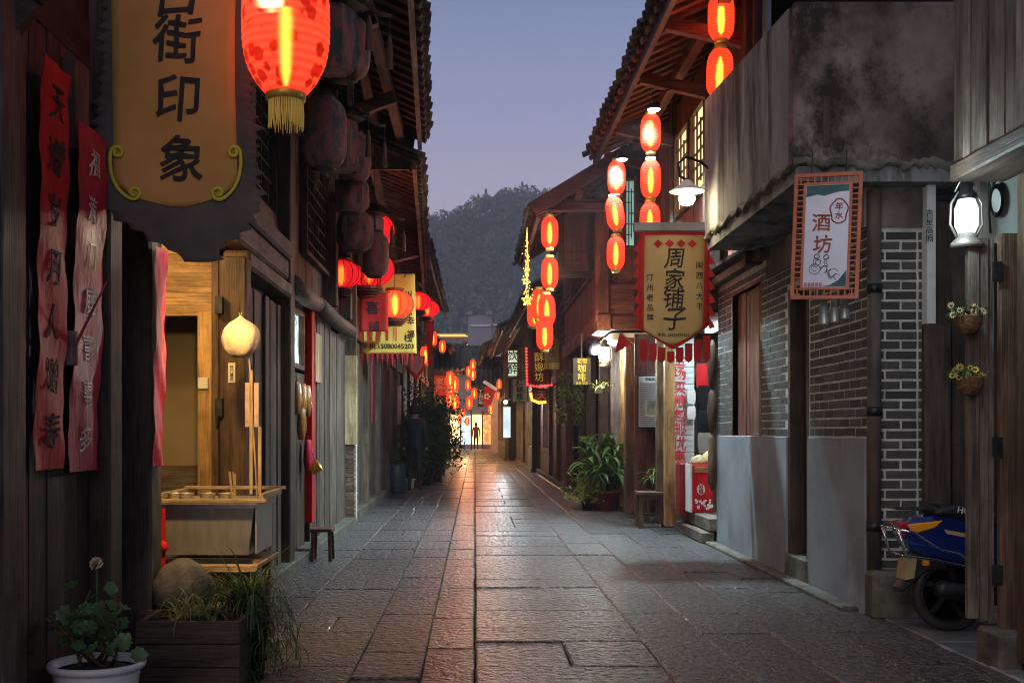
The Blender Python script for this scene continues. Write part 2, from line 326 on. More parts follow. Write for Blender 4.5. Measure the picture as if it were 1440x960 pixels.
# ---------------------------------------------------------------- builders for timber houses
def planksY(parent, X, y0, y1, z0, z1, w, m, name='plank', th=.028, jit=.005, side=1, gap=.003, wv=.25, ztop=0):
    y = y0
    while y < y1-.01:
        ww = min(w*R.uniform(1-wv, 1+wv), y1-y)
        if y1-(y+ww) < w*.35: ww = y1-y
        dx = R.uniform(-jit, jit)
        box(name, m, parent, X+dx-th/2, X+dx+th/2, y+gap/2, y+ww-gap/2, z0, z1-R.uniform(0, ztop)); y += ww
def planksX(parent, Y, x0, x1, z0, z1, w, m, name='plank', th=.028, jit=.005, gap=.003, wv=.25, zb=0):
    x = x0
    while x < x1-.01:
        ww = min(w*R.uniform(1-wv, 1+wv), x1-x)
        if x1-(x+ww) < w*.35: ww = x1-x
        dy = R.uniform(-jit, jit)
        box(name, m, parent, x+gap/2, x+ww-gap/2, Y+dy-th/2, Y+dy+th/2, z0+R.uniform(0, zb), z1); x += ww
def lattice(parent, plane, c, u0, u1, z0, z1, nu, nz, mframe, mpane, name='window', depth=.05, bw=.014, frame=.045, out=-1, maze=True):
    """frame + bars + pane; plane 'x' lies at X=c spanning Y u0..u1, plane 'y' at Y=c spanning X; out is the outward sign"""
    def bx(g, a, b, p, q, d0, d1):
        lo, hi = sorted((c+out*d0, c+out*d1))
        if plane == 'x': g.box(lo, hi, a, b, p, q)
        else: g.box(a, b, lo, hi, p, q)
    g = G(); f = frame
    bx(g, u0, u0+f, z0, z1, 0, depth); bx(g, u1-f, u1, z0, z1, 0, depth); bx(g, u0+f, u1-f, z0, z0+f, 0, depth-.002); bx(g, u0+f, u1-f, z1-f, z1, 0, depth-.002)
    w = g.out(name, mframe, parent, fixn=False)
    g = G(); a0, a1, b0, b1 = u0+f, u1-f, z0+f, z1-f
    for i in range(1, nu):
        u = a0+(a1-a0)*i/nu; k0 = b0 if not maze or i % 2 else b0+(b1-b0)*.12; bx(g, u-bw/2, u+bw/2, k0, b1 if not maze or i % 2 else b1-(b1-b0)*.12, .012, .03)
    for j in range(1, nz):
        z = b0+(b1-b0)*j/nz; s0 = a0 if not maze or j % 3 else a0+(a1-a0)/nu; s1 = a1 if not maze or j % 3 != 1 else a1-(a1-a0)/nu
        bx(g, s0, s1, z-bw/2, z+bw/2, .013, .029)
    g.out('lattice', mframe, w, fixn=False)
    g = G(); bx(g, a0-.01, a1+.01, b0-.01, b1+.01, .001, .007); g.out('pane', mpane, w, fixn=False)
    return w
def tile_mesh(r=.088, l=.25, th=.013, n=6):
    g = G(); vs = []
    for y in (0, l):
        k = 1-.1*(y > 0)
        for rr in (r*k, r*k-th):
            for i in range(n+1):
                a = math.pi*i/n; vs.append((-rr*math.cos(a), y, rr*math.sin(a)*.72))
    m = n+1; fs = []
    for i in range(n):
        fs += [(i, i+1, 2*m+i+1, 2*m+i), (m+i+1, m+i, 3*m+i, 3*m+i+1), (i+1, i, m+i, m+i+1), (2*m+i, 2*m+i+1, 3*m+i+1, 3*m+i)]
    fs += [(0, 2*m, 3*m, m), (n, m+n, 3*m+n, 2*m+n)]
    g.add(vs, fs); return g.mesh('tile', M_tile, True)[0]
TILE = tile_mesh()
def roof(parent, y0, y1, e0, e1, ze, run, slope, side, wmat, rows=3, step=.2, rafters=.27, raft_len=1.9, name='roof', individual=True, fascia=None):
    fm = fascia or wmat
    Xe = lambda y: e0+(e1-e0)*(y-y0)/(y1-y0)
    g = G(); rz = run*slope
    def P(y, s, n=0):     # s along the slope horizontally from the eave, n up
        return (Xe(y)+side*s, y, ze+s*slope+n)
    g.add([P(y0, 0), P(y1, 0), P(y1, run), P(y0, run), P(y0, 0, .03), P(y1, 0, .03), P(y1, run, .03), P(y0, run, .03)],
          [(0, 1, 2, 3), (7, 6, 5, 4), (0, 4, 5, 1), (1, 5, 6, 2), (2, 6, 7, 3), (3, 7, 4, 0)])
    rf = g.out(name, M_tile, parent)
    y = y0+.12
    while y < y1-.05:      # rafter boards under the tiles
        if individual: G().bar(P(y, -.02, -.03), P(y, raft_len, -.03), .11, .045).out('rafter', wmat['x'], rf)
        y += rafters
    G().bar(P(y0-.03, .06, -.1), P(y1+.03, .06, -.1), .05, .12).out('fascia', fm['y'], rf)
    G().bar(P(y0-.05, .62, -.13), P(y1+.05, .62, -.13), .1, .12).out('purlin', wmat['y'], rf)
    d = Vector((side, 0, slope)).normalized()
    lx = Vector((0, -side, 0)); nz = lx.cross(d)
    fld = G(); n = int((y1-y0)/step)
    for i in range(n+1):
        y = y0+(y1-y0)*i/n
        for r in range(rows):
            s = r*.17-.07+R.uniform(-.025, .02)
            if not individual: continue
            p = Vector(P(y+R.uniform(-.012, .012), s, .035+.012*(r == 0)))
            a = R.gauss(0, .05); l2 = (lx*math.cos(a)+d*math.sin(a)); d2 = (d*math.cos(a)-lx*math.sin(a))
            link('tile', TILE, None, rf, p, Matrix((l2, d2, nz)).transposed().to_euler())
        if individual and i < n:   # upturned pan tile showing between two covers
            p = Vector(P(y+step/2, -.05+R.uniform(-.02, .02), .075)); link('tile', TILE, None, rf, p, Matrix((-lx, d, -nz)).transposed().to_euler())
        s0 = (rows*.17-.1 if individual else -.06)
        q0 = Vector(P(y, s0, .04)); q1 = Vector(P(y, run, .04)); vs = []
        for q in (q0, q1):
            for k in range(5):
                a = math.pi*k/4; vs.append(q-lx*(-math.cos(a))*.085+nz*math.sin(a)*.062)
        fld.add(vs, [(k, k+1, k+6, k+5) for k in range(4)]+[(0, 1, 2, 3, 4)])
    fo = fld.out('tile_courses', M_tile, rf); fo['kind'] = 'stuff'
    return rf
def hull(parent, x0, x1, y0, y1, z0, z1, m=None): return box('core_wall', m or M_dark, parent, x0, x1, y0, y1, z0, z1)  # filler box behind a front, dark by default, added to block light

# ---------------------------------------------------------------- left side: the near timber house
X0 = -1.7
L1 = thing('timber_house', 'dark old timber shop house with red couplets and a lit doorway', 'house', (-3, 8, 0))
hull(L1, -4.6, -1.86, 2.2, 5.95, 0, 6.2); hull(L1, -4.6, -3.3, 5.95, 9.8, 0, 6.2); hull(L1, -4.6, -1.86, 9.8, 14.7, 0, 6.2)
hull(L1, -3.3, -1.86, 5.95, 9.8, 2.75, 6.2); hull(L1, -3.3, -1.86, 8.75, 9.8, 0, 2.75)
box('plinth', M_curb, L1, -1.86, -1.56, 2.3, 6.1, -.02, .09, .01); box('plinth', M_curb, L1, -1.86, -1.52, 7.62, 14.6, -.02, .1, .01)
box('post', W_MID['z'], L1, -1.8, -1.62, 3.9, 4.06, 0, 2.95, .008); box('post', W_BROWN['z'], L1, -1.8, -1.655, 4.068, 4.2, 0, 2.6, .008)
planksY(L1, -1.72, 4.2, 5.02, .09, 3.2, .16, W_DARK['z'])
box('post', W_DARK['z'], L1, -1.82, -1.61, 5.02, 5.2, .05, 3.4, .012)
planksY(L1, -1.8, 5.2, 5.62, .09, 2.6, .13, W_DARK['z'], 'door_plank')
box('post', W_MID['z'], L1, -1.83, -1.6, 5.62, 5.75, .05, 3.3, .012); planksY(L1, -1.69, 5.755, 6.1, .09, 2.75, .12, W_MID['z'])
box('batten', W_BROWN['z'], L1, -1.705, -1.64, 4.68, 4.84, gz(215, 4.75), gz(88, 4.75), .004)
box('beam', W_DARK['y'], L1, -1.84, -1.58, 2.3, 4.25, 2.78, 3.02, .02); box('beam', W_DARK['y'], L1, -1.86, -1.7, 4.252, 6.2, 2.78, 3.02, .02)
G().bar((-2.3, 3.8, 3.2), (-1.62, 4.1, 2.66), .16, .13).out('brace', W_DARK['x'], L1)
# recessed bay: frontal inner wall with a door frame, ceiling, floor
IY = 7.8
box('inner_floor', M_stone2, L1, -3.3, -1.7, 6.1, 8.75, -.02, .06)
box('inner_ceiling', W_HONEY['x'], L1, -3.3, -1.75, 6.1, 8.75, 2.55, 2.6)
for i in range(4): box('wall_board', W_HONEY['x'], L1, -3.25, gx(300, IY), IY+.005, IY+.035, 2.02+i*.132, 2.02+i*.132+.129)
box('door_lintel', W_HONEY['x'], L1, -3.25, gx(281, IY), IY-.01, IY+.05, 1.99, 2.02)
box('door_jamb', W_HONEY['z'], L1, gx(278, IY), gx(306, IY), IY-.012, IY+.07, .06, 2.018, .004)
box('door_leaf', W_BROWN['z'], L1, gx(301, IY), gx(311, IY), IY-.08, IY-.02, .06, 2.45, .004)
box('stairwell_wall', mat('beige_plaster', (.3, .24, .15), (.36, .29, .19), (3, 3, 3), .8, .1), L1, -3.3, -1.9, 8.7, 8.74, .06, 2.55)
for k in range(4): box('stair_step', W_GREY['x'], L1, -3.2, gx(276, 8.3), 8.02+.17*k, 8.69, .06+.22*k, .06+.22*(k+1)-.004)
box('main_post', W_BROWN['z'], L1, -1.71, gx(346, 7.6), 7.6, 7.78, .05, gz(360, 7.6), .01)
box('hinge', M_iron, L1, gx(303, 7.55), gx(313, 7.55), 7.53, 7.59, gz(442, 7.6), gz(418, 7.6)); box('hinge', M_iron, L1, gx(303, 7.55), gx(313, 7.55), 7.53, 7.59, gz(585, 7.6), gz(560, 7.6))
sw = box('light_switch', M_white, L1, gx(280, IY), gx(294, IY), IY-.04, IY-.013, gz(547, IY), gz(531, IY), .004)
nt = box('paper_notice', mat('pale_paper', (.6, .55, .42), (.7, .65, .52), (9, 9, 9), .8, .1), L1, gx(321, 7.6), gx(331, 7.6), 7.594, 7.599, gz(538, 7.6), gz(510, 7.6))
text('开\n门\n营\n业', .026, M_ink, nt, (gx(326, 7.6), 7.592, gz(525, 7.6)), bold=.01)
bulb = G().lathe([(0, -.05), (.035, -.03), (.04, 0), (.02, .04), (.018, .07)], 10, (-1.38, 5.8, 2.17)).out('bulb', M_corew, L1, True)  # added bulb hidden behind the ochre banner, put in for the cart
la = bpy.data.lights.new('bulb_light', 'SPOT'); la.spot_size = rad(120); la.spot_blend = .7; la.energy = 95; la.color = (1, .6, .2); la.shadow_soft_size = .05  # spot of the added bulb, aimed to brighten the snack cart
lo = bpy.data.objects.new('bulb_light', la); C.objects.link(lo); lo.parent = L1; lo.location = Vector((-1.38, 5.78, 2.1))-Vector((-3, 8, 0)); lo.rotation_euler = (Vector((-1.5, 7.1, .55))-Vector((-1.38, 5.78, 2.1))).to_track_quat('-Z', 'Y').to_euler()
# planks and stacked logs after the post
for k, (z, r) in enumerate(((gz(352, 8.5), .085), (gz(322, 8.5), .075), (gz(385, 8.5), .06))):
    box('beam', W_DARK['y'] if k == 1 else W_BROWN['y'], L1, -1.72, -1.53-.03*(k == 0), 7.55+.1*k, 9.54, z-r, z+r, .02)
box('panel_frame', W_DARK['z'], L1, -1.68, -1.6, 7.785, 7.95, .1, 2.35)
planksY(L1, -1.64, 7.96, 9.5, .1, 2.24, .17, W_MID['z'], th=.045, jit=.016, gap=.012)
box('post', W_DARK['z'], L1, -1.78, -1.55, 9.55, 9.8, .05, 4.6, .012)
planksY(L1, -1.68, 9.8, 11.15, .1, 1.75, .19, W_DARK['z'])
wnd = lattice(L1, 'x', -1.7, 9.86, 10.95, 1.78, 2.34, 2, 1, W_BROWN['z'], M_shopcool, out=1, maze=False, depth=.06, bw=.03)
box('red_jamb', M_redpaper, L1, -1.69, -1.6, 11.17, 11.34, .3, 2.42, .003)
for i, (a, b) in enumerate(((9.82, 11.3), (11.36, 14.4))):
    G().tube([(-1.57, a, 2.47-.0*i), (-1.59, (a+b)/2, 2.45), (-1.57, b, 2.46)], [.08, .086, .078], 12).out('log_beam', W_MID['y'], L1, True)
planksY(L1, -1.67, 11.36, 14.5, .1, 2.36, .2, W_MID['z'], jit=.01)
box('framed_notice', W_PALE['z'], L1, -1.64, -1.61, 11.5, 11.95, 1.7, 2.2, .004)
# upper storey
box('beam', W_DARK['y'], L1, -1.82, -1.58, 6.1, 9.55, 2.62, 2.78, .015)
planksY(L1, -1.74, 4.2, 8.2, 2.79, 4.9, .2, W_DARK['z']); planksY(L1, -1.74, 10, 14.6, 2.62, 4.75, .21, W_DARK['z'])
planksY(L1, -1.72, 9.82, 10.9, 2.6, 3.35, .2, W_BROWN['z'])
planksY(L1, -1.66, 8.2, 9.55, 2.79, 2.95, .5, W_DARK['z'])
lattice(L1, 'x', -1.72, 8.22, 9.5, 2.95, 4.3, 8, 10, W_DARK['z'], M_glassd, out=1, depth=.07); lattice(L1, 'x', -1.72, 11.2, 13.2, 2.95, 4.1, 9, 8, W_DARK['z'], M_glassd, out=1, depth=.07)
for y in (6.15, 8.0, 12.9, 14.4): box('post', W_DARK['z'], L1, -1.76, -1.57, y, y+.17, 2.62, 5.1, .01)
for y in (7.6, 9.7, 12.0): G().bar((-1.7, y, 4.4), (-.85, y, 4.72), .09, .13).out('bracket', W_DARK['x'], L1)
box('tie_beam', W_DARK['y'], L1, -.98, -.88, 4.2, 14.3, 4.82, 4.93)
roof(L1, 4.0, 14.45, -.3, -.64, 4.9, 3.6, .45, -1, W_DARK, fascia=W_GREY)

G().prism([(-4.3, 4.5), (-.82, 4.5), (-.76, 4.9), (-4.3, 6.46)], 'y', 14.36, 14.42).out('gable_wall', W_DARK['z'], L1)
G().lathe([(0, -.05), (.035, -.03), (.04, 0), (.02, .04), (.018, .07)], 10, (-2.0, 7.1, 2.46)).out('bulb', M_corew, L1, True)
la = bpy.data.lights.new('inner_bulb_light', 'POINT'); la.energy = 20; la.color = (1, .62, .22); la.shadow_soft_size = .05
lo = bpy.data.objects.new('inner_bulb_light', la); C.objects.link(lo); lo.parent = L1; lo.location = Vector((-1.98, 7.05, 2.36))-Vector((-3, 8, 0))
# pier with a wooden panel over brick
PR = thing('brick_pier', 'narrow pier of brown bricks with a bare wooden board above', 'pier', (-1.7, 15, 0))
zb = gz(625, 14.9); box('core', M_mortar, PR, -1.775, -1.585, 14.915, 15.3, -.02, zb)
z = .0; k = 0
while z < zb-.03:
    n = 2 if k % 2 else 1
    for i in range(n): box('brick', M_brickred, PR, -1.785+.21*i/n+R.uniform(-.003, .003), -1.785+.21*(i+1)/n-.006, 14.9+R.uniform(-.004, .003), 15.1, z, z+.052)
    z += .06; k += 1
box('board', W_PALE['z'], PR, gx(475, 14.9), gx(502, 14.9), 14.88, 14.95, zb, gz(500, 14.9), .004)
box('board', W_BROWN['z'], PR, gx(476, 14.9), gx(501, 14.9), 14.9, 14.97, gz(500, 14.9), gz(385, 14.9), .004)

def bay_house(name, label, side, y0, y1, xw, ze, e0, e1, W, seed, zfl=2.5, glow=None, run=3.5, slope=.5, nbay=3, raf=True, depth=4.0, ry0=None, rows=3, upper=True, gloww=None):
    """a generic street house: posts, plank bays, a lit or shut ground floor, an upper storey with windows, tiled roof"""
    RR = random.Random(seed); t = thing(name, label, 'house', (xw, (y0+y1)/2, 0), 'timber houses lining the lane')
    s = side; hull(t, xw+s*.06, xw+s*depth, y0+.02, y1-.02, 0, ze+.15)
    L = (y1-y0)/nbay
    box('plinth', M_curb, t, xw-s*.12, xw+s*.1, y0, y1, -.02, .12, .01)
    for i in range(nbay+1): box('post', W['z'], t, xw-s*.09, xw+s*.07, y0+L*i-.07, y0+L*i+.07, .1, ze+.1, .008)
    box('floor_beam', W['y'], t, xw-s*.07, xw+s*.05, y0, y1, zfl, zfl+.2, .01)
    for i in range(nbay):
        a, b = y0+L*i+.08, y0+L*(i+1)-.08; k = RR.random()
        if glow and i in glow:
            m = (gloww or M_warmglow); box('lit_shop_interior', m, t, xw+s*.03, xw+s*.055, a, b, .35, zfl-.25)
            box('counter', W['y'], t, xw-s*.08, xw+s*.05, a, b, .12, .75, .005)
            for j in range(3): box('shelf_post', W['z'], t, xw-s*.03, xw+s*.02, a+(b-a)*(j+.5)/3-.02, a+(b-a)*(j+.5)/3+.02, .75, zfl-.02)
        else: planksY(t, xw-s*.0, a, b, .12, zfl-.02, .22, W['z'], 'door_plank')
        if upper:
            hz = zfl+.2; planksY(t, xw-s*.01, a, b, hz, hz+.55, .22, W['z'])
            lattice(t, 'x', xw, a, b, hz+.56, min(hz+1.5, ze-.1), 5, 5, W['z'], M_glassd if k < .75 else M_winglow, out=-s, depth=.06)
            if hz+1.5 < ze-.12: planksY(t, xw-s*.01, a, b, hz+1.5, ze+.1, .25, W['z'])
    roof(t, y0-.1 if ry0 is None else ry0, y1+.1, e0, e1, ze, run, slope, s, W, rows=rows, individual=raf)
    return t
bay_house('timber_house', 'grey plank shop house behind the brick pier and yellow banner', -1, 15.3, 26, -1.72, 4.6, -.70, -1.12, W_MID, 3, nbay=5, slope=.4, ry0=14.25)
bay_house('timber_house', 'dark timber house behind the tall potted shrubs', -1, 26.2, 41.5, -1.75, 5.55, -1.07, -1.05, W_DARK, 4, nbay=5, rows=2, glow=(3, 4), zfl=2.8)
# ---------------------------------------------------------------- right side: brick house with the concrete balcony
XR = 2.58
R1 = thing('brick_house', 'grey brick house with raised pale mortar, plaster base and concrete balcony', 'house', (3.5, 9.5, 0))
Y0, Y1, ZD, ZT = 7.5, 12.1, 1.16, 2.72
dy0, dy1, dzt = 8.8, 9.38, 2.36          # narrow door
wy0, wy1, wz0, wz1 = 10.3, 11.4, 1.12, 2.55   # boarded window
g = G()
for (a, b, c, d) in ((Y0+.0035, dy0, 0, ZT), (dy0, dy1, dzt, ZT), (dy1, wy0, 0, ZT), (wy0, wy1, 0, wz0), (wy0, wy1, wz1, ZT), (wy1, Y1, 0, ZT)):
    g.box(XR+.0045, XR+.3, a, b, c, d)
g.box(XR+.3, 2.97, Y0+.0035, Y0+.3, 0, ZT)
g.out('mortar_wall', M_mortar, R1, fixn=False)
BV = []
for k in range(5):
    gg = G(); vs = []
    gg.box(-.5, .5, -.5, .5, -.5, .5); gg.v = [tuple(c*(1+R.uniform(-.03, .02)) for c in p) for p in gg.v]; BV.append(gg.mesh('brick', M_brick, False, 0)[0])
ch = .0655; bl = .232
cand = []
nz = int((ZT-ZD)/ch)
for r in range(nz):
    z = ZD+ch*(r+.5); y = Y0+.004+(bl/2 if r % 2 else 0)
    if r % 2: cand.append((Y0+.004+.05, z, .095))
    while y < Y1-.03:
        l = bl-.016; yy = min(y+l, Y1-.005); c = (y+yy)/2; l = yy-y; y += bl
        a, b = c-l/2, c+l/2
        for (o0, o1, q0, q1) in ((dy0-.03, dy1+.03, 0, dzt+.04), (wy0-.03, wy1+.03, wz0, wz1+.04)):
            if q0 < z < q1 and b > o0 and a < o1:
                if a < o0-.05: b = o0
                elif b > o1+.05: a = o1
                else: a = b
        if b-a > .03: cand.append(((a+b)/2, z, b-a))
cand.sort(); rest = G()
def brick_at(i, c, size, keep):
    c = (c[0]+R.uniform(-.0018, .0012), c[1], c[2]+R.uniform(-.002, .002))
    if keep: link('brick', BV[i % 5], None, R1, c, None, size)
    else: rest.box(c[0]-size[0]/2, c[0]+size[0]/2, c[1]-size[1]/2, c[1]+size[1]/2, c[2]-size[2]/2, c[2]+size[2]/2)
nf = 0; z = .03; r = 0
while z < ZT-.25:                         # frontal face towards the alley
    x = XR+.012; first = r % 2
    lens = ([.11, .215] if first else [.215, .11])+[.22]
    for l in lens:
        if x > 2.955: break
        e = min(x+l, 2.965); brick_at(r, ((x+e)/2, Y0+.03, z+ch/2), (e-x-.014, .06, ch-.015), True); nf += 1; x = e+.0
    z += ch; r += 1
for i, (c, z, l) in enumerate(cand): brick_at(i, (XR+.03, c, z), (.056, l, ch-.013), i < 300-nf)
rb = rest.out('brick_field', M_brick, R1, fixn=False); rb['kind'] = 'stuff'
# plaster base, curb, drain pipe
for (a, b) in ((Y0-.004, dy0-.0), (dy1, Y1)): box('plaster_base', M_plaster, R1, XR-.012, XR+.1, a, b, -.02, ZD-.005, .006)
box('door_step', M_curb, R1, XR-.03, XR+.2, dy0-.0, dy1, -.02, .2, .008)
box('curb', M_curb, R1, XR-.13, XR-.015, Y0+.1, Y1, -.04, .03, .012)
G().tube([(XR+.03, Y0-.06, .05), (XR+.03, Y0-.06, ZT+.05)], .045, 12).out('drain_pipe', mat('rusty_pipe', (.05, .04, .035), (.12, .095, .08), (9, 9, 3), .6, .3), R1, True)
for z in (.55, 1.3, 2.1): G().tube([(XR+.03, Y0-.06, z), (XR+.03, Y0-.06, z+.06)], .052, 12).out('pipe_collar', M_iron, R1, True)
# boarded window and narrow door
planksY(R1, XR+.07, wy0, wy1, wz0, wz1, .14, W_RED['z'], 'shutter_board', wv=.3)
for (a, b, c, d) in ((wy0-.04, wy0, wz0-.05, wz1+.04), (wy1, wy1+.04, wz0-.05, wz1+.04), (wy0, wy1, wz1, wz1+.04), (wy0, wy1, wz0-.05, wz0)):
    box('window_frame', W_BROWN['z'], R1, XR+.0, XR+.1, a, b, c, d, .004)
planksY(R1, XR+.13, dy0+.05, dy1-.05, .2, dzt-.06, .16, W_DARK['z'], 'door_board')
for (a, b, c, d) in ((dy0, dy0+.06, .2, dzt), (dy1-.06, dy1, .2, dzt), (dy0+.06, dy1-.06, dzt-.06, dzt)): box('door_frame', W_DARK['z'], R1, XR-.0, XR+.16, a, b, c, d, .005)
# lintel zone under the balcony, eave ledge over the window, plank wall above
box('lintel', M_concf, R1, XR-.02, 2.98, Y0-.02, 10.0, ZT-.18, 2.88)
for i in range(14):
    y = 9.9+i*.17; zz = 2.86+(y-9.9)*.02
    G().bar((XR-.22, y, zz-.06), (XR+.12, y, zz+.03), .15, .03).out('ledge_tile', M_tile, R1)
box('ledge_beam', W_DARK['y'], R1, XR-.1, XR+.05, 9.9, 12.25, 2.72, 2.8, .008)
planksY(R1, XR+.1, 9.9, 12.2, 2.9, 3.6, .12, W_RED['z'])
# balcony
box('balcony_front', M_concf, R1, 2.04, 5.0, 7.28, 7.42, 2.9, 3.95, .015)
g = G(); g.prism([(7.42, 2.9), (10.1, 2.9), (10.1, 4.13), (7.42, 3.95)], 'x', 2.04, 2.17); g.out('balcony_side', M_conc, R1)
box('balcony_slab', M_conc, R1, 2.06, 5.0, 7.3, 10.08, 2.8, 2.898); box('balcony_back', M_conc, R1, 2.17, 5.0, 10.0, 10.1, 2.9, 4.0)
def drip(pts, name):                      # worn, lumpy drip edge along the balcony's foot
    n = len(pts); vs = []; fs = []
    for q in pts:
        for (dy, dz) in ((0, 0), (-.018, -.02), (-.022, -.045), (.03, -.06)):
            vs.append((q[0]+R.uniform(-.006, .006)+q[3]*dy, q[1]+R.uniform(-.005, .005)+q[4]*dy, q[2]+dz*R.uniform(.6, 1.5)))
    for i in range(n-1):
        for k in range(3): a = i*4+k; fs.append((a, a+1, a+5, a+4))
    G().add(vs, fs).out(name, M_curb, R1, True)
drip([(2.03+.03*i, 7.283, 2.945+.012*math.sin(i*.7)+R.uniform(-.01, .01), 0, 1) for i in range(42)], 'drip_edge')
drip([(2.043, 7.28+.05*i, 2.94+.012*math.sin(i*.9)+R.uniform(-.01, .01), 1, 0) for i in range(57)], 'drip_edge')
G().tube([(2.36, 9.2, 3.9), (2.36, 9.2, 4.75)], .035, 10).out('vent_pipe', M_plaster, R1, True)
box('rust_streak_bar', W_DARK['z'], R1, gx(1158, 7.27), gx(1168, 7.27), 7.276, 7.285, gz(206, 7.27), gz(135, 7.27))  # thin dark upright strip on the balcony front
# frontal door side of the alley
box('jamb', M_white, R1, gx(1301, 7.44), gx(1313, 7.44), 7.4, 7.5, gz(458, 7.44), gz(250, 7.44), .004)
text('吉\n星\n高\n照', .055, M_iron, R1, (gx(1307, 7.4), 7.396, gz(320, 7.44)))
box('door_board', W_DARK['z'], R1, gx(1295, 7.4), gx(1332, 7.4), 7.34, 7.39, .25, gz(456, 7.4), .004)
planksX(R1, 7.47, gx(1312, 7.47), 4.2, .1, 2.7, .25, W_DARK['z'], 'door_board'); planksX(R1, 7.43, gx(1338, 7.43), gx(1362, 7.43), .15, 2.2, .22, W_DARK['z'], 'door_board')
box('corner_stone', M_curb, R1, 2.55, 2.86, 7.28, 7.47, -.02, .3, .03)

# ---------------------------------------------------------------- right near house: open door leaves and jettied planks
R0 = thing('plank_house', 'weathered plank house with jettied upper floor beside the scooter', 'house', (3.5, 4, 0))
hull(R0, 2.75, 5, 1.0, 5.75, 0, 6)
planksY(R0, 2.5, 2.0, 5.87, gz(230, 5.87), 3.55, .095, W_GREY['z'], jit=.012, gap=.006); planksY(R0, 2.53, 2.0, 5.85, 3.62, 6.0, .1, W_BROWN['z'], jit=.012)
box('rail', W_DARK['y'], R0, 2.44, 2.54, 2.0, 5.9, 3.54, 3.63, .008); box('sill_beam', W_DARK['y'], R0, 2.46, 2.75, 2.0, 5.9, gz(230, 5.87)-.09, gz(230, 5.87), .01)
box('end_board', W_GREY['z'], R0, 2.49, 2.56, 5.87, 5.91, gz(230, 5.87)-.02, 6.0)
planksY(R0, 2.73, 2.0, 5.7, .05, 2.48, .2, W_BROWN['z'])
yf = 5.92
for i, (a, b, m) in enumerate(((1362, 1378, W_GREY), (1378.5, 1392, W_GREY), (1392.5, 1401, W_GREY))):
    box('door_plank', m['z'], R0, gx(a, yf), gx(b, yf), yf+.01*i, yf+.045+.01*i, gz(870+4*i, yf), gz(334, yf), .004)
for i, (a, b) in enumerate(((1406, 1432), (1432.6, 1462), (1462.6, 1500))):
    box('door_plank', W_BROWN['z'], R0, gx(a, 5.85), gx(b, 5.85), 5.84, 5.885, gz(886, 5.85), gz(328, 5.85), .004)
for z in (gz(385, yf), gz(628, yf), gz(805, yf)): box('hinge', M_iron, R0, gx(1396, 5.83), gx(1409, 5.83), 5.822, 5.836, z-.05, z+.05)
box('threshold_stone', M_curb, R0, gx(1396, 5.8), 3.4, 5.72, 6.0, -.03, gz(884, 5.85), .02)
box('pale_wall', mat('pale_green_plaster', (.35, .4, .36), (.45, .5, .46), (4, 4, 4), .8, .2), R0, gx(1384, 6.0), 3.6, 6.05, 6.15, 2.2, 2.56)
# electric fittings tucked under the jetty
mt = G().lathe([(0, 0), (.06, .0), (.07, .015), (.07, .03), (0, .035)], 16).rot(Matrix.Rotation(rad(90), 4, 'X')).mesh('electric_meter', M_iron, True)[0]
em = thing('round_gauge', 'small round metal gauge on the pale wall under the plank jetty', 'gauge', at(1399, 283, 6.02)); link('body', mt, None, em, at(1399, 283, 6.045), None, (.5, 1, 1.25))
G().lathe([(.0, 0), (.05, .002)], 16).rot(Matrix.Rotation(rad(90), 4, 'X')).out('dial', M_white, None)
dl = bpy.data.objects['dial']; dl.parent = em; dl.location = (0, -.015, 0); dl.scale = (.5, 1, 1.25)
cb = G(); cb.tube([at(1384, 234, 6.02), at(1392, 262, 6.02), at(1391, 300, 6.02), at(1393, 328, 6.02)], .006, 6); cb.tube([at(1384, 234, 6.02), at(1400, 256, 6.01), at(1394, 265, 6.0)], .005, 6)
tag(cb.out('electric_cable', M_black, None, True), 'black electric cable looping down the pale wall beside the oil lamp', 'cable')

# ---------------------------------------------------------------- right: timber house over the shop, behind the balcony
R2 = thing('timber_house', 'red brown timber house with glowing lattice window above the snack shop', 'house', (3.5, 13.5, 0))
XW = 2.5
hull(R2, 2.9, 5.5, 10.2, 15.9, 2.7, 6.2); hull(R2, 3.6, 5.5, 12.2, 15.9, 0, 2.7)
planksY(R2, XW, 10.15, 12.0, 3.6, 5.2, .16, W_RED['z']); planksY(R2, XW, 14.0, 15.7, 2.75, 5.2, .18, W_RED['z']); planksY(R2, XW, 12.0, 14.0, 2.75, 3.78, .18, W_RED['z'])
lattice(R2, 'x', XW, 12.05, 12.95, 3.8, 4.8, 4, 6, W_BROWN['z'], M_winglow, out=-1, depth=.06, bw=.02); lattice(R2, 'x', XW, 13.05, 13.95, 3.8, 4.8, 4, 6, W_BROWN['z'], M_winglow, out=-1, depth=.06, bw=.02)
planksY(R2, XW, 12.0, 14.0, 4.82, 5.2, .3, W_RED['z'])
lattice(R2, 'y', 15.62, gx(876, 15.6), gx(896, 15.6), gz(350, 15.6), gz(250, 15.6), 3, 6, W_RED['z'], M_wingreen, out=-1, depth=.04)
for y in (10.2, 11.95, 13.98, 15.6): box('post', W_DARK['z'], R2, XW-.08, XW+.08, y, y+.15, 2.7, 5.25, .01)
box('floor_beam', W_DARK['y'], R2, XW-.1, XW+.1, 12.1, 15.8, 2.5, 2.7, .012)
for y in (10.4, 12.0, 14.0, 15.4): G().bar((XW, y, 4.75), (1.75, y, 4.92), .09, .12).out('bracket', W_RED['x'], R2)
roof(R2, 7.6, 15.35, 1.6, 1.56, 4.9, 3.4, .45, 1, W_RED, fascia=W_DARK, raft_len=1.6)
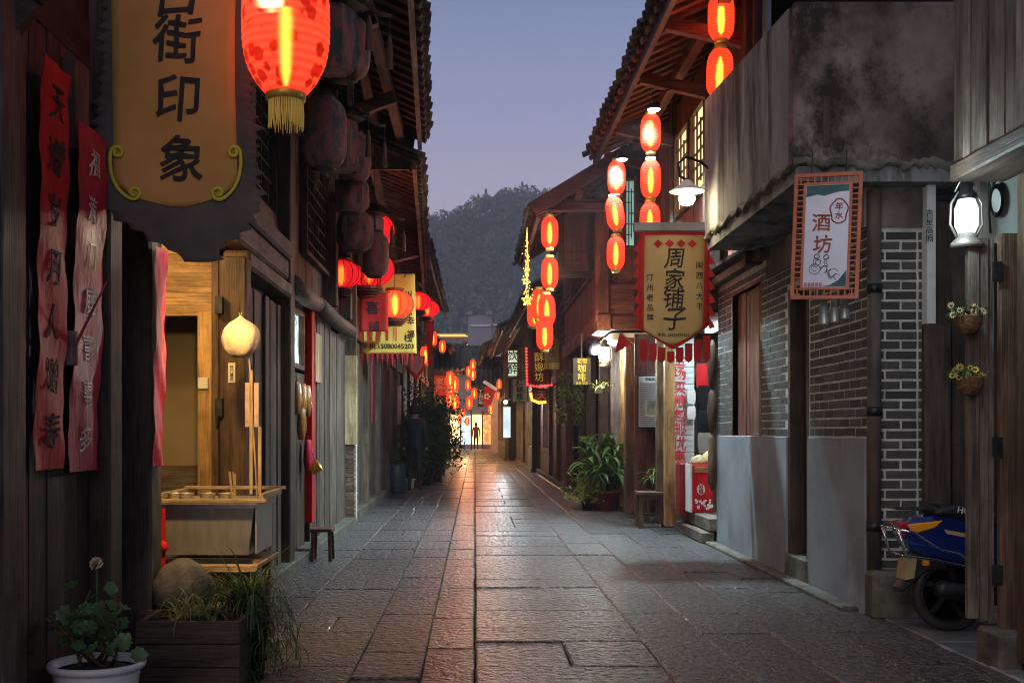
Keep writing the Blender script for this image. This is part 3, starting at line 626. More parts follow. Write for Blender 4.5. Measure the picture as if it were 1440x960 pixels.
# shop front below
for (px, Y, w, m) in ((887, 15.9, .17, W_BROWN), (930, 14.2, .13, W_BROWN), (941, 13.75, .12, W_HONEY)):
    x = gx(px, Y); box('shop_post', m['z'], R2, x-w/2, x+w/2, Y-w/2, Y+w/2, .05, 2.5, .01)
planksX(R2, 15.2, gx(892, 15.2), gx(930, 15.2)+.05, .1, 2.5, .14, W_RED['z'])
box('sill_timber', W_GREY['y'], R2, 2.42, 2.56, 12.15, 13.75, .0, .12, .01); box('sill_timber', W_GREY['y'], R2, 2.5, 2.64, 12.15, 13.75, .13, .27, .01)
box('shop_floor', W_GREY['x'], R2, 2.64, 3.6, 12.15, 15.2, .0, .2)
wb = thing('painted_brick_panel', 'white painted brick panel with red characters inside the snack shop', 'panel', at(962, 700, 13.9))
box('backing', M_mortar, wb, gx(945, 13.9), gx(976, 13.9), 13.89, 13.95, .25, 2.4)
M_wbrick = mat('whitewashed_brick', (.5, .56, .56), (.62, .68, .68), (9, 9, 9), .7, .3, rand=.12)
for r in range(31):
    z = .26+r*.069; x0 = gx(945, 13.9)
    for k in range(2 if r % 2 else 1):
        ww = (gx(976, 13.9)-x0)/(2 if r % 2 else 1); box('brick', M_wbrick, wb, x0+ww*k+.004, x0+ww*(k+1)-.004, 13.87, 13.9, z, z+.061)
text('全\n场\n买\n粮\n包\n邮\n优\n惠', .17, mat('red_print', (.5, .03, .04), (.6, .05, .06), (5, 5, 5), .6, 0), wb, (gx(957, 13.8), 13.862, gz(575, 13.9)), bold=.01, spacing=1.0)
box('back_shelf', W_DARK['z'], R2, gx(976, 13.9)+.02, 3.58, 14.2, 14.4, .2, 2.5)
box('ceiling_panel', M_white, R2, 2.5, 3.6, 12.2, 15.8, 2.42, 2.47)
lt = G().box(2.75, 2.83, 12.4, 13.6, 2.37, 2.41).out('tube_lamp', emis('tube_glow', (.8, .96, 1), 6), R2, fixn=False)
la = bpy.data.lights.new('tube_light', 'AREA'); la.energy = 14; la.color = (.8, .95, 1); la.shape = 'RECTANGLE'; la.size = .1; la.size_y = 1.2
lo = bpy.data.objects.new('tube_light', la); C.objects.link(lo); lo.parent = R2; lo.location = Vector((2.79, 13, 2.36))-Vector((3.5, 13.5, 0))
# ---------------------------------------------------------------- right: jettied red house with gable board
R3 = thing('jettied_house', 'red brown jettied timber house with lattice window under a gable', 'house', (3, 19, 0))
xj, ya, yb, zj = 1.8, 16.1, 22.4, 2.75
hull(R3, xj+.08, 4.5, ya+.06, yb, zj, 4.7); hull(R3, 2.6, 4.5, ya+.3, yb, 0, zj)
box('jetty_beam', W_RED['y'], R3, xj-.08, xj+.12, ya-.1, yb, zj-.14, zj+.1, .012); box('jetty_beam', W_RED['x'], R3, xj+.125, 3.2, ya-.08, ya+.1, zj-.12, zj+.08, .012)
planksX(R3, ya, xj+.05, 2.6, zj+.1, 4.75, .17, W_RED['z']); planksY(R3, xj, ya+.05, yb, zj+.1, zj+.75, .18, W_RED['z'])
for i in range(4): lattice(R3, 'x', xj, ya+.12+i*1.55, ya+.12+i*1.55+1.48, zj+.78, zj+1.5, 6, 6, W_RED['z'], M_glassd, out=-1, depth=.06)
box('corner_post', W_RED['z'], R3, xj-.1, xj+.09, ya-.08, ya+.1, zj, 4.6, .01)
box('panel', W_RED['x'], R3, gx(853, ya), gx(892, ya), ya-.045, ya-.02, gz(450, ya), gz(400, ya), .006)
# recessed frontal bay with the hanging lattice window
lattice(R3, 'y', 17.0, gx(793, 17), gx(828, 17), gz(382, 17), gz(296, 17), 4, 7, W_RED['z'], mat('curtain', (.09, .05, .05), (.16, .1, .1), (8, 8, 2), .8, .2), out=-1, depth=.05, bw=.016)
box('window_back', W_DARK['x'], R3, gx(785, 17), xj, 17.01, 17.06, gz(390, 17), gz(290, 17))
box('tie_beam', W_RED['x'], R3, .95, 2.7, ya-.3, ya-.16, gz(298, 15.9), gz(286, 15.9), .01); box('tie_beam', W_RED['x'], R3, 1.0, 2.6, ya-.24, ya-.12, gz(284, 15.9), gz(279, 15.9), .01)
roof(R3, 15.5, 20.7, .8, .8, 4.22, 2.9, .6, 1, W_RED, rows=5, raft_len=1.2)
G().bar((.78, 15.42, 4.2), (2.1, 15.42, 5.0), .05, .2).out('bargeboard', W_RED['x'], R3)
for (y, x, m) in ((17.85, 2.2, W_GREY), (18.1, 2.36, W_HONEY), (18.6, 2.1, W_BROWN), (20.6, 2.1, W_BROWN), (22.2, 2.1, W_BROWN)): box('shop_post', m['z'], R3, x-.08, x+.08, y-.08, y+.08, .02, zj-.14, .01)
planksY(R3, 2.3, 17.2, 20.2, .1, 2.6, .22, W_BROWN['z'], 'door_plank')
box('lit_cafe_wall', W_HONEY['z'], R3, 2.2, 3.0, 17.25, 17.3, .05, 2.6)
box('white_soffit', M_white, R3, 1.95, 2.6, 16.25, 18.4, 2.5, 2.6)
box('plinth', M_curb, R3, 2.24, 2.6, 16.1, 22.4, -.02, .12, .01)
# far houses
bay_house('timber_house', 'timber house with lit shopfront beyond the red jettied house', 1, 22.8, 33, 1.9, 4.05, 1.1, .95, W_RED, 7, glow=(2,), nbay=4, zfl=2.3, slope=.55, gloww=M_coolglow, upper=True)
bay_house('timber_house', 'dark timber house under the stacked lit sign boxes', 1, 33.2, 46, 1.75, 4.25, .75, .6, W_DARK, 8, glow=(0, 2, 3), nbay=4, zfl=2.4, rows=2, upper=False)
bay_house('timber_house', 'far timber house with warm shopfronts at the bend, red flag side', 1, 46.3, 60, 1.3, 4.7, .4, .1, W_DARK, 9, glow=(0, 1, 2, 3), nbay=4, zfl=2.6, rows=2)
bay_house('timber_house', 'far timber house with red lit shopfronts past the potted shrubs', -1, 42, 56, -1.6, 4.3, -.9, -.85, W_RED, 10, glow=(0, 1, 3), nbay=4, zfl=2.4, rows=2, upper=False)
bay_house('timber_house', 'low tiled house with warm shopfront just before the bend', -1, 57, 70, -1.9, 4.7, -.75, -.7, W_RED, 12, glow=(0, 1, 2), nbay=3, zfl=2.4, rows=2)
def porch(label, x0, x1, Yf, dp, ze, zr, m=W_RED, posts=True, sign=None, wall=None):
    t = thing('porch', label, 'porch', ((x0+x1)/2, Yf+dp/2, 0), 'tiled porches along the lane'); sl = (zr-ze)/dp
    box('eave_beam', m['x'], t, x0, x1, Yf+.05, Yf+.15, ze-.16, ze-.03)
    G().add([(x0-.12, Yf, ze), (x1+.12, Yf, ze), (x1+.12, Yf+dp, zr), (x0-.12, Yf+dp, zr), (x0-.12, Yf, ze+.05), (x1+.12, Yf, ze+.05), (x1+.12, Yf+dp, zr+.05), (x0-.12, Yf+dp, zr+.05)], [(0, 1, 2, 3), (7, 6, 5, 4), (0, 4, 5, 1), (1, 5, 6, 2), (2, 6, 7, 3), (3, 7, 4, 0)]).out('roof_deck', M_tile, t)
    f = G(); n = int((x1-x0+.24)/.2)
    for i in range(n+1):
        x = x0-.12+(x1-x0+.24)*i/n; vs = []
        for (Y, z) in ((Yf-.06, ze+.05), (Yf+dp, zr+.05)):
            for k in range(5): a = math.pi*k/4; vs.append((x-.075*math.cos(a), Y, z+.07*math.sin(a)))
        f.add(vs, [(k, k+1, k+6, k+5) for k in range(4)]+[(4, 3, 2, 1, 0)])
    f.out('tile_courses', M_tile, t)['kind'] = 'stuff'
    G().tube([(x0-.3, Yf+dp, zr+.26), (x0-.05, Yf+dp, zr+.12), ((x0+x1)/2, Yf+dp, zr+.08), (x1+.05, Yf+dp, zr+.12), (x1+.3, Yf+dp, zr+.26)], [.05, .09, .09, .09, .05], 8).out('ridge', M_tile, t, True)
    if posts:
        for x in (x0+.08, x1-.08): box('post', m['z'], t, x-.06, x+.06, Yf+.04, Yf+.16, 0, ze-.16)
    if wall: box('back_wall', wall, t, x0, x1, Yf+dp-.1, Yf+dp, 0, zr)
    return t
pt_ = porch('tiled porch with red signboard and lanterns before the far lane', gx(596, 44), gx(646, 44), 44, 2.6, gz(522, 44), gz(490, 46.6), posts=False)
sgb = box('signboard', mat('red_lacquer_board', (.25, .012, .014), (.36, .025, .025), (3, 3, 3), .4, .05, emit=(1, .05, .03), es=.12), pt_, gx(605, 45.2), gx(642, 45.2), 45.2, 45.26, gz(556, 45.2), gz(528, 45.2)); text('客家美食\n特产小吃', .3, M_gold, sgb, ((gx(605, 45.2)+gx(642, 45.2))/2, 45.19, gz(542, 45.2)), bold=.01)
porch('dark tiled porch over the black board and red flag', gx(668, 50), gx(722, 50), 50, 2.2, gz(546, 50), gz(520, 52.2), W_DARK, posts=False)
porch('low tiled porch beneath the pink plaster gable', gx(684, 56), gx(735, 56), 56, 2.4, gz(528, 56), gz(506, 58.4), W_DARK, posts=False)
porch('upper tiled roof edge of the house closing the lane', gx(648, 75), gx(694, 75), 75, 3, gz(507, 75), gz(489, 78), W_DARK, posts=False, wall=None)
# the house that closes the lane at the bend
M_redlit = emis('red_lit_shop', (1, .12, .05), 1.4, (1, .35, .08), (3, 3, 3))
RE = thing('gabled_house', 'pale gabled house closing the far end of the lane', 'house', (0, 80, 0), 'timber houses lining the lane')
M_pinkpl = mat('pinkish_plaster', (.3, .24, .23), (.42, .35, .34), (1, 1, 1), .85, .2)
hull(RE, -6, 7, 78.2, 84, 0, 5.6, M_pinkpl)
for i in range(9): 
    x = -3.2+i*.75; box('lit_shop_interior', (M_warmglow, M_redlit, M_warmglow, M_coolglow)[i % 4], RE, x, x+.65, 78.12, 78.17, .3, 2.3); box('post', W_RED['z'], RE, x+.66, x+.74, 78.05, 78.2, 0, 2.6)
roof_e = G().prism([(77.4, 5.4), (81, 7.2), (84.6, 5.4), (81, 7.0)], 'x', -6.4, 7.4).out('roof', M_tile, RE)
for (nm, lab, px, Y, w, zt, zw, dx) in (('gabled_house', 'pink plaster gable rising behind the lit sign boxes', 705, 62, 2.6, 5.6, 7.3, .0), ('gabled_house', 'small gable house with dark roof behind the far shopfronts', 716, 75, 3.2, 5.0, 6.9, .0)):
    t = thing(nm, lab, 'house', (gx(px, Y)+1.5, Y+2, 0), 'timber houses lining the lane'); x0 = gx(px, Y)-w*.2
    G().prism([(x0, 0), (x0+w*1.6, 0), (x0+w*1.6, zt), (x0+w*.8, zw), (x0, zt)], 'y', Y, Y+5).out('gable_wall', M_pinkpl, t)
    for s in (-1, 1):
        a = Vector((x0+w*.8, Y-.25, zw+.1)); b = Vector((x0+w*.8+s*(w*.8+.5), Y-.25, zt-.2)); G().add([a, b, b+Vector((0, 5.6, 0)), a+Vector((0, 5.6, 0)), a+Vector((0, 0, .14)), b+Vector((0, 0, .14)), b+Vector((0, 5.6, .14)), a+Vector((0, 5.6, .14))], [(0, 1, 2, 3), (7, 6, 5, 4), (0, 4, 5, 1), (1, 5, 6, 2), (2, 6, 7, 3), (3, 7, 4, 0)]).out('roof_slope', M_tile, t)
    box('window', M_glassd, t, x0+w*.6, x0+w, Y-.02, Y+.02, zt-.9, zt-.1)
# modern buildings
M_modern = mat('lilac_grey_render', (.2, .19, .23), (.25, .24, .28), (.2, .2, .2), .8, .05, rand=0)
MB = thing('apartment_building', 'grey stepped modern tower above the tiled roofs', 'building', (gx(678, 200), 203, 0))
box('wall', M_modern, MB, gx(658, 200), gx(692, 200), 200, 210, 0, gz(443, 200)); box('wall', M_modern, MB, gx(692.2, 200), gx(706, 200), 201, 210, 0, gz(455, 200)); box('parapet', M_modern, MB, gx(657, 200), gx(664, 200), 199.5, 210, gz(443, 200), gz(438, 200)); box('parapet', M_modern, MB, gx(683, 200), gx(692, 200), 199.5, 210, gz(443, 200), gz(438, 200))
box('cornice', M_white, MB, gx(662, 200), gx(689, 200), 199.7, 199.95, gz(458.5, 200), gz(457, 200)); box('cornice', M_white, MB, gx(693, 200), gx(706, 200), 200.6, 200.95, gz(457, 200), gz(455, 200))
for i in range(2): wv = box('window', M_white, MB, gx(694+6*i, 200), gx(698+6*i, 200), 200.8, 200.98, gz(475, 200), gz(463, 200)); box('pane', M_glassd, wv, gx(694.6+6*i, 200), gx(697.4+6*i, 200), 200.7, 200.79, gz(474, 200), gz(464, 200))
M_orange = emis('orange_strip_light', (1, .42, .08), 1.6)
MC = thing('apartment_building', 'low modern block with orange strip lights along its floors', 'building', (gx(640, 230), 235, 0))
box('wall', mat('blue_grey_render', (.1, .12, .16), (.14, .16, .2), (.3, .3, .3), .7, .05), MC, gx(600, 230), gx(660, 230), 230, 245, 0, gz(468, 230))
for (a, b, y) in ((612, 655, 470.5), (618, 658, 472.5), (642, 658, 484), (636, 656, 488), (640, 654, 494)): box('strip_light', M_orange, MC, gx(a, 229.8), gx(b, 229.8), 229.5, 229.9, gz(y+.7, 229.8), gz(y-.4, 229.8))
for j in range(3):
    for i in range(5): box('window', M_glassd, MC, gx(606+i*10, 229.9), gx(613+i*10, 229.9), 229.8, 230.0, gz(482+j*9, 230), gz(476+j*9, 230))
# ---------------------------------------------------------------- lanterns
def barrel(r, h, n=13, ribs=14, p=4, k=.45, rib=.03, seg=22):
    prof = []; m = ribs*4
    for i in range(m+1):
        t = -1+2*i/m; rr = r*(1-k*abs(t)**p)*(1-rib*(.5+.5*math.cos(2*math.pi*i/4))); prof.append((rr, h/2*t))
    return G().lathe(prof, seg)
LIT = 'lit red paper lanterns strung over the lane'
def tassel_g(r, z0, z1, n=16, c=(0, 0)):
    g = G()
    for i in range(n):
        a = 2*math.pi*i/n; x, y = c[0]+r*math.cos(a), c[1]+r*math.sin(a); l = z1+R.uniform(-.01, .012)
        g.tube([(x, y, z0), (x*1.02+R.uniform(-.003, .003), y*1.02, (z0+l)/2), (x+R.uniform(-.006, .006), y+R.uniform(-.006, .006), l)], [.0035, .004, .002], 4)
    return g
def lan_proto():
    t = thing('red_lantern', 'x', 'lantern'); r, h = .115, .40
    me = barrel(r, h).mesh('paper_shell', M_lan, True, fixn=True)[0]; link('paper_shell', me, None, t)
    G().lathe([(.004, -.15), (.02, -.12), (.026, -.04), (.022, .06), (.006, .13)], 8).out('bulb', M_core, t, True)
    for s in (1, -1): G().lathe([(.05, -.028), (.058, -.02), (.058, .02), (.05, .028)], 14, (0, 0, s*(h/2+.012))).out('gold_cap', M_gold, t, True)
    G().tube([(0, 0, h/2+.03), (0, 0, h/2+.1)], .003, 5).out('cord', M_iron, t)
    return t
LP = lan_proto(); LPc = [LP]
def put(protoc, loc, label, scale=1.0, tilt=(0, 0), group=LIT, sz=None):
    p = protoc[0]
    if 'used' not in USED.get(p.name, ''): o = p; USED[p.name] = 'used'
    else: o = copy_tree(p)
    ALL_L.append(o); o.location = loc; o.scale = sz or (scale,)*3; o.rotation_euler = (tilt[0], tilt[1], R.uniform(0, 6)); o['label'] = label; o['group'] = group
    return o
USED = {}
ALL_L = []
def string(px, Y, pys, where, sc_=1.0, tilts=None):
    names = ['top', 'second', 'third', 'fourth', 'fifth']
    for i, py in enumerate(pys):
        x = px[i] if isinstance(px, (list, tuple)) else px
        put(LPc, at(x, py, Y), f'{names[i]} lit red lantern of the string {where}', sc_, (0, (tilts or {}).get(i, R.uniform(-.03, .03))))
string((915, 915, 914), 12.0, (187, 252, 312), 'under the floodlight beside the glowing lattice window', .95)
string((867, 865, 866), 14.0, (250, 300, 356), 'under the floodlight beside the greenish lattice window', .98, {1: .13})
string((773, 773, 769, 766), 15.4, (327, 384, 436, 470), 'at the gable corner of the jettied house', 1.02)
string((1014, 1012), 10.2, (24, 103), 'half hidden behind the concrete balcony', 1.03, {1: .08})
for i, (px, py, Y, k) in enumerate(((598, 500, 30, 1.2), (609, 476, 32, 1.0), (622, 487, 34, .9), (633, 533, 36, 1.2), (640, 540, 38, 1.1), (633, 562, 37, 1.2), (640, 566, 36, 1.1))):
    put(LPc, at(px, py, Y), 'small lit red lantern hanging by the far shops past the potted shrubs', k, group='small lanterns at the far shrub side shops')
for i, (px, py, Y, k) in enumerate(((665, 513, 44, 1.0), (665, 526, 44, 1.0), (659, 522, 46, 1.0), (658, 541, 46, 1.0), (702, 540, 40, .8), (660, 566, 44, 1.1), (667, 553, 46, 1.0), (690, 574, 48, .9), (684, 562, 50, .9), (651, 580, 55, 1.0), (700, 556, 42, .7), (646, 590, 60, 1.0), (657, 592, 60, 1.0))):
    put(LPc, at(px, py, Y), 'small lit red lantern among the far shopfronts at the bend', k, group='small lanterns at the bend')
put(LPc, at(758, 428, 17.2), 'lit red lantern half hidden behind the gable corner string', 1.1); put(LPc, at(752, 440, 18.6), 'lit red lantern furthest behind the gable corner string', 1.1)
# big patterned lantern
BL = thing('large_lantern', 'big glowing patterned red lantern with yellow fringe beside the ochre banner', 'lantern', at(402, 32, 4.8))
c = at(402, 32, 4.8); link('paper_shell', barrel(.186, .61, ribs=20, p=3, k=.55, rib=.014, seg=40).mesh('paper_shell', M_lanbig, True)[0], None, BL, c)
G().lathe([(.004, -.26), (.016, -.2), (.02, 0), (.016, .05)], 8, c).out('bulb_tube', M_core, BL, True)
G().lathe([(.01, -.045), (.035, -.03), (.04, .0), (.025, .035), (.012, .05)], 12, c+Vector((-.05, 0, .09))).out('bulb', M_corew, BL, True)
for z in (-.305, .305): G().lathe([(.07, -.02), (.085, -.01), (.085, .02), (.07, .03)], 24, c+Vector((0, 0, z-.01))).out('gold_ring', M_gold, BL, True)
tg = tassel_g(.07, -.32, -.445, 46); tg.v = [(p[0]+c.x, p[1]+c.y, p[2]+c.z) for p in tg.v]; tg.out('fringe', M_goldtassel, BL, fixn=False)
G().tube([c+Vector((0, 0, .33)), c+Vector((0, 0, 1.7))], .004, 5).out('cord', M_iron, BL)
# unlit faded cloth lanterns
FAD = 'faded unlit cloth lanterns under the eaves'
fl = [(484, 68, 9.0, .2, .5, 'topmost faded floral cloth lantern behind the glowing patterned lantern'), (455, 188, 9.6, .19, .6, 'big dark faded cloth lantern below the glowing lantern fringe'), (499, 222, 11.5, .16, .5, 'slim faded pink cloth lantern between hanging tassels'),
      (492, 276, 11.8, .2, .36, 'squat torn faded cloth lantern showing its ragged rim'), (500, 326, 12.4, .2, .42, 'faded cloth lantern in front of the upper glowing round lantern'), (527, 358, 13.4, .17, .52, 'lowest dark faded cloth lantern in front of a glowing round lantern')]
for i, (px, py, Y, r, h, lab) in enumerate(fl):
    c = at(px, py, Y); t = thing('faded_lantern', lab, 'lantern', c, FAD)
    wob = (lambda s: lambda a, z: 1+.03*math.sin(a*5+s)+.02*math.sin(9*a+z*14+s))(i)
    prof = [(r*(1-.5*abs(-1+2*k/18)**5), h/2*(-1+2*k/18)) for k in range(19)]
    G().lathe(prof, 28, c, wob=wob).out('cloth_shell', M_faded, t, True)
    for z in (-1, 1): G().lathe([(r*.5, -.012), (r*.56, 0), (r*.5, .02)], 16, c+Vector((0, 0, z*h/2))).out('rim', W_DARK['x'], t, True)
    tg = tassel_g(.022, -h/2-.01, -h/2-.2, 9)
    for dx in ((-.06, .07) if i in (1, 3) else (.05,)): 
        q = G(); q.add([(p[0]+c.x+dx, p[1]+c.y, p[2]+c.z) for p in tg.v], tg.f); q.out('tassel', M_tassel, t, fixn=False)
    G().tube([c+Vector((0, 0, h/2)), c+Vector((0, 0, 4.95-c.z))], .004, 5).out('cord', M_iron, t)
# palace lanterns with upturned wooden arms
for i, (px, py, Y) in enumerate(((468, 5, 8.3), (478, 165, 10.6), (520, 300, 13.8))):
    c = at(px, py, Y); t = thing('palace_lantern', ('dark wooden palace lantern with upturned beaded arms behind the glowing lantern', 'dark wooden palace lantern with upturned arms above the slim pink lantern', 'dark wooden palace lantern in front of the glowing round lanterns')[i], 'lantern', c, 'wooden palace lanterns')
    g = G().lathe([(.05, .1), (.16, .06), (.24, -.02)], 6, c).out('canopy', W_DARK['x'], t)
    G().lathe([(.15, -.5), (.17, -.46), (.17, -.08), (.15, -.04)], 6, c).out('body', M_faded, t)
    for k in range(6):
        a = math.pi/3*k+.25; d = Vector((math.cos(a), math.sin(a), 0)); pts = [c+d*.06+Vector((0, 0, .12)), c+d*.2+Vector((0, 0, .05)), c+d*.34+Vector((0, 0, -.05)), c+d*.43+Vector((0, 0, -.05))]
        arm = G().tube(pts, [.014, .016, .016, .01], 6).out('arm', W_BROWN['x'], t, True)
        b = G()
        for q in range(8): u = c+d*(.12+.035*q)+Vector((0, 0, .1-.018*q)); b.lathe([(0, -.011), (.011, 0), (0, .011)], 5, u)
        b.out('beads', W_RED['x'], arm)
        e = c+d*.42; tg = tassel_g(.016, -.05, -.05, 0); tg.tube([e+Vector((0, 0, -.05)), e+Vector((0, 0, -.2))], .003, 4); tg.tube([e+Vector((0, 0, -.2)), e+Vector((0, 0, -.26)), e+Vector((0, 0, -.44))], [.008, .022, .03], 9)
        tg.out('tassel', M_tassel, arm, True, fixn=False)
    for k in range(5): G().lathe([(.2-.012*k+.04, 0), (.215-.012*k+.04, .006)], 6, c+Vector((0, 0, -.0+.02*k))).out('eave_ring', W_DARK['x'], t)
    G().tube([c+Vector((0, 0, .1)), c+Vector((0, 0, 4.95-c.z))], .005, 5).out('cord', M_iron, t)
# round glowing lanterns
def round_proto(m, mc):
    t = thing('round_lantern', 'x', 'lantern'); r, h = .5, .72
    link('paper_shell', G().lathe([(r*math.sqrt(max(.06, 1-(-1+k/12)**2)), h/2*(-1+k/12)) for k in range(25)], 32).mesh('paper_shell', m, True)[0], None, t)
    f = G()
    for k in range(14):
        a = 2*math.pi*k/14; f.tube([(1.01*r*math.sqrt(max(.06, 1-(-1+q/8)**2))*math.cos(a), 1.01*r*math.sqrt(max(.06, 1-(-1+q/8)**2))*math.sin(a), h/2*(-1+q/8)) for q in range(17)], .009, 4, False)
    f.out('ribs', M_redcloth, t, True, fixn=False)
    G().lathe([(.01, -.2), (.06, -.1), (.06, .1), (.01, .16)], 8).out('bulb', mc, t, True)
    for z, rr in ((-.38, .24), (.38, .2)): G().lathe([(rr, -.03), (rr+.04, -.02), (rr+.04, .03), (rr, .04)], 20, (0, 0, z)).out('rim', W_RED['x'], t, True)
    for k in range(3): G().lathe([(.3-.05*k, -.012), (.32-.05*k, 0), (.3-.05*k, .012)], 20, (0, 0, -.44-.05*k)).out('foot_ring', W_RED['x'], t, True)
    tassel_g(.05, -.58, -.95, 14).out('tassel', M_redcloth, t, fixn=False); G().tube([(0, 0, .38), (0, 0, 2.2)], .008, 5).out('cord', M_iron, t)
    return t
RPc = [round_proto(M_lan2, emis('dim_bulb', (1, .3, .05), 8))]; RP2 = [round_proto(shell('lit_orange_lantern_paper', (.6, .06, .02), (1, .1, .03), .95, .34), M_core)]
RG = 'round glowing lanterns by the shop banners'
put(RPc, at(512, 325, 15.4), 'upper big round red lantern half hidden behind faded cloth lanterns', .82, group=RG); put(RPc, at(518, 378, 16.2), 'big round red lantern above the red fringed banner', .74, group=RG)
put(RP2, at(555, 428, 16.4), 'brightest orange red round lantern in front of the yellow banner', .56, group=RG)
put(RPc, at(588, 424, 21), 'round red lantern just behind the yellow banner edge', .48, group=RG); put(RPc, at(601, 434, 23), 'round red lantern hanging over the red hanging cloth past the yellow banner', .48, group=RG)
put(RPc, at(480, 386, 14.4), 'partly hidden round red lantern beside the dark timber wall', .5, group=RG)

# ---------------------------------------------------------------- banners
def lerp_poly(pl, y):
    for (x0, y0), (x1, y1) in zip(pl, pl[1:]):
        if y0 <= y <= y1: return x0+(x1-x0)*(y-y0)/max(1e-6, y1-y0)
    return pl[-1][0]
def tooth(u, sd):
    k = math.floor(u); h = random.Random(k*7+sd).uniform(.35, 1); return h*(u-k)**1.5
def cloth(name, m, parent, Y, left, right, dy=0, wave=None, nr=40, nc=10, jag=None, th=.002):
    """sheet given by its left and right outlines in photo pixels at distance Y, with folds and thickness"""
    y0 = left[0][1]; y1 = left[-1][1]; vs = []; fs = []
    for lay in (0, th):
        for i in range(nr+1):
            py = y0+(y1-y0)*i/nr; l, r = lerp_poly(left, py), lerp_poly(right, py)
            if jag: l -= jag*tooth(py/15+.3, 1); r += jag*tooth(py/13, 2)
            for j in range(nc+1):
                p = at(l+(r-l)*j/nc, py, Y); w = wave(p.x, p.z) if wave else 0; vs.append((p.x, Y+dy+w+lay, p.z))
    m_ = (nr+1)*(nc+1)
    for i in range(nr):
        for j in range(nc):
            a = i*(nc+1)+j; fs.append((a, a+1, a+nc+2, a+nc+1)); fs.append((m_+a+nc+1, m_+a+nc+2, m_+a+1, m_+a))
    per = [j for j in range(nc)]+[i*(nc+1)+nc for i in range(nr)]+[nr*(nc+1)+j for j in range(nc, 0, -1)]+[i*(nc+1) for i in range(nr, 0, -1)]
    for a, b in zip(per, per[1:]+per[:1]): fs.append((b, a, a+m_, b+m_))
    return G().add(vs, fs).out(name, m, parent, True, fixn=False)
def wv(A, fx, fz, ph=0): return lambda x, z: A*math.sin(fx*x+fz*z+ph)+A*.5*math.sin(fx*2.3*x-fz*1.7*z+ph*2)
def txt(s, px, py, Y, h, m, parent, dy=-.003, wave=None, **kw):
    p = at(px, py, Y); size = h*Y/F*1.12
    d = (lambda x, y: -wave(p.x+x, p.z+y)) if wave else None
    return text(s, size, m, parent, (p.x, Y+dy, p.z), disp=d, **kw)
M_ochre = mat('ochre_cloth', (.5, .27, .075), (.6, .34, .11), (3, 3, 3), .85, .15, rand=0, detail=3)
M_char = mat('charcoal_cloth', (.075, .068, .062), (.12, .11, .1), (4, 4, 4), .9, .2, rand=0)
M_cream = mat('gold_cream_cloth', (.42, .3, .13), (.52, .39, .18), (4, 4, 2), .8, .2, rand=0)
M_lime = mat('yellow_green_cloth', (.5, .45, .08), (.6, .55, .14), (4, 4, 2), .8, .2, rand=0)
M_scroll = mat('yellow_green_print', (.5, .5, .03), (.6, .58, .06), (5, 5, 5), .7, 0, rand=0)
# ochre banner with charcoal border
w1 = wv(.012, 6, 4)
t = thing('shop_banner', 'large ochre banner with charcoal border, black characters and yellow scrolls', 'banner', at(248, 365, 5.0), 'shop banners over the lane')
cloth('border', M_char, t, 5.0, [(152, -170), (148, 60), (133, 230), (146, 290), (188, 318), (240, 350), (268, 368)], [(340, -170), (345, 60), (352, 150), (360, 285), (345, 318), (310, 345), (292, 368)], 0, w1, 130, 14, jag=24)
cloth('panel', M_ochre, t, 5.0, [(155, -165), (156, 60), (161, 255), (178, 270), (205, 284), (240, 291)], [(332, -165), (331, 60), (334, 255), (318, 270), (290, 284), (262, 291)], -.004, w1, 46, 14)
for s, px, py in (('古', 250, -4), ('街', 248, 62), ('印', 247, 143), ('象', 252, 229)): txt(s, px, py, 5.0, 62, M_ink, t, -.0075, w1, bold=.012, shear=.12)
for sx in (-1, 1):
    uv = [(82+(3+6*k/24)*math.cos(-7.5+7.5*k/24), 215+(3+6*k/24)*math.sin(-7.5+7.5*k/24)) for k in range(25)]
    uv += [(91.5, 222), (91.5, 232), (90, 243), (87, 254), (82, 264), (75, 272), (69, 277)]
    uv += [(59+(10-7*k/24)*math.cos(.9+7.3*k/24), 271+(10-7*k/24)*math.sin(.9+7.3*k/24)) for k in range(25)]
    pts = [(247.5+sx*u, v) for u, v in uv]
    P3 = [at(x, y, 5.0) for x, y in pts]; gg = G().tube([(p.x, 5.0-.009+w1(p.x, p.z), p.z) for p in P3], .0085, 6); gg.v = [(p[0], 4.991+(p[1]-4.991)*.35+w1(p[0], p[2])*.65, p[2]) for p in gg.v]; gg.out('scroll_print', M_scroll, t, True, fixn=False)
G().tube([at(135, -175, 4.99), at(360, -175, 4.99)], .015, 8).out('pole', W_DARK['x'], t, True)
# gold banner with red frame
w2 = wv(.012, 7, 3, 1)
t = thing('shop_banner', 'gold banner in red frame with ragged fringe beside the white wall lamp', 'banner', at(948, 510, 11), 'shop banners over the lane')
cloth('frame', M_redcloth, t, 11, [(899, 326), (899, 462), (925, 478), (944, 490)], [(997, 326), (997, 458), (970, 478), (950, 490)], 0, w2, 30, 10)
cloth('panel', M_cream, t, 11, [(907, 331), (905, 464), (925, 476), (942, 484)], [(991, 331), (988, 462), (970, 474), (950, 484)], -.005, w2, 30, 10)
for s, px, py, h in (('周', 948, 365, 27), ('家', 947, 395, 27), ('铺', 946, 421, 28), ('子', 948, 450, 30)): txt(s, px, py, 11, h, M_ink, t, -.009, w2, bold=.009, shear=.1)
for k, s in enumerate('汀州老品牌'): txt(s, 914, 391+k*14, 11, 9.5, M_ink, t, -.009, w2, bold=.006)
for k, s in enumerate('闽西八大干'): txt(s, 983, 374+k*14.5, 11, 9.5, M_ink, t, -.009, w2, bold=.006)
txt('手机: 18396381816', 947, 471, 11, 5, M_ink, t, -.009, w2, bold=.01)
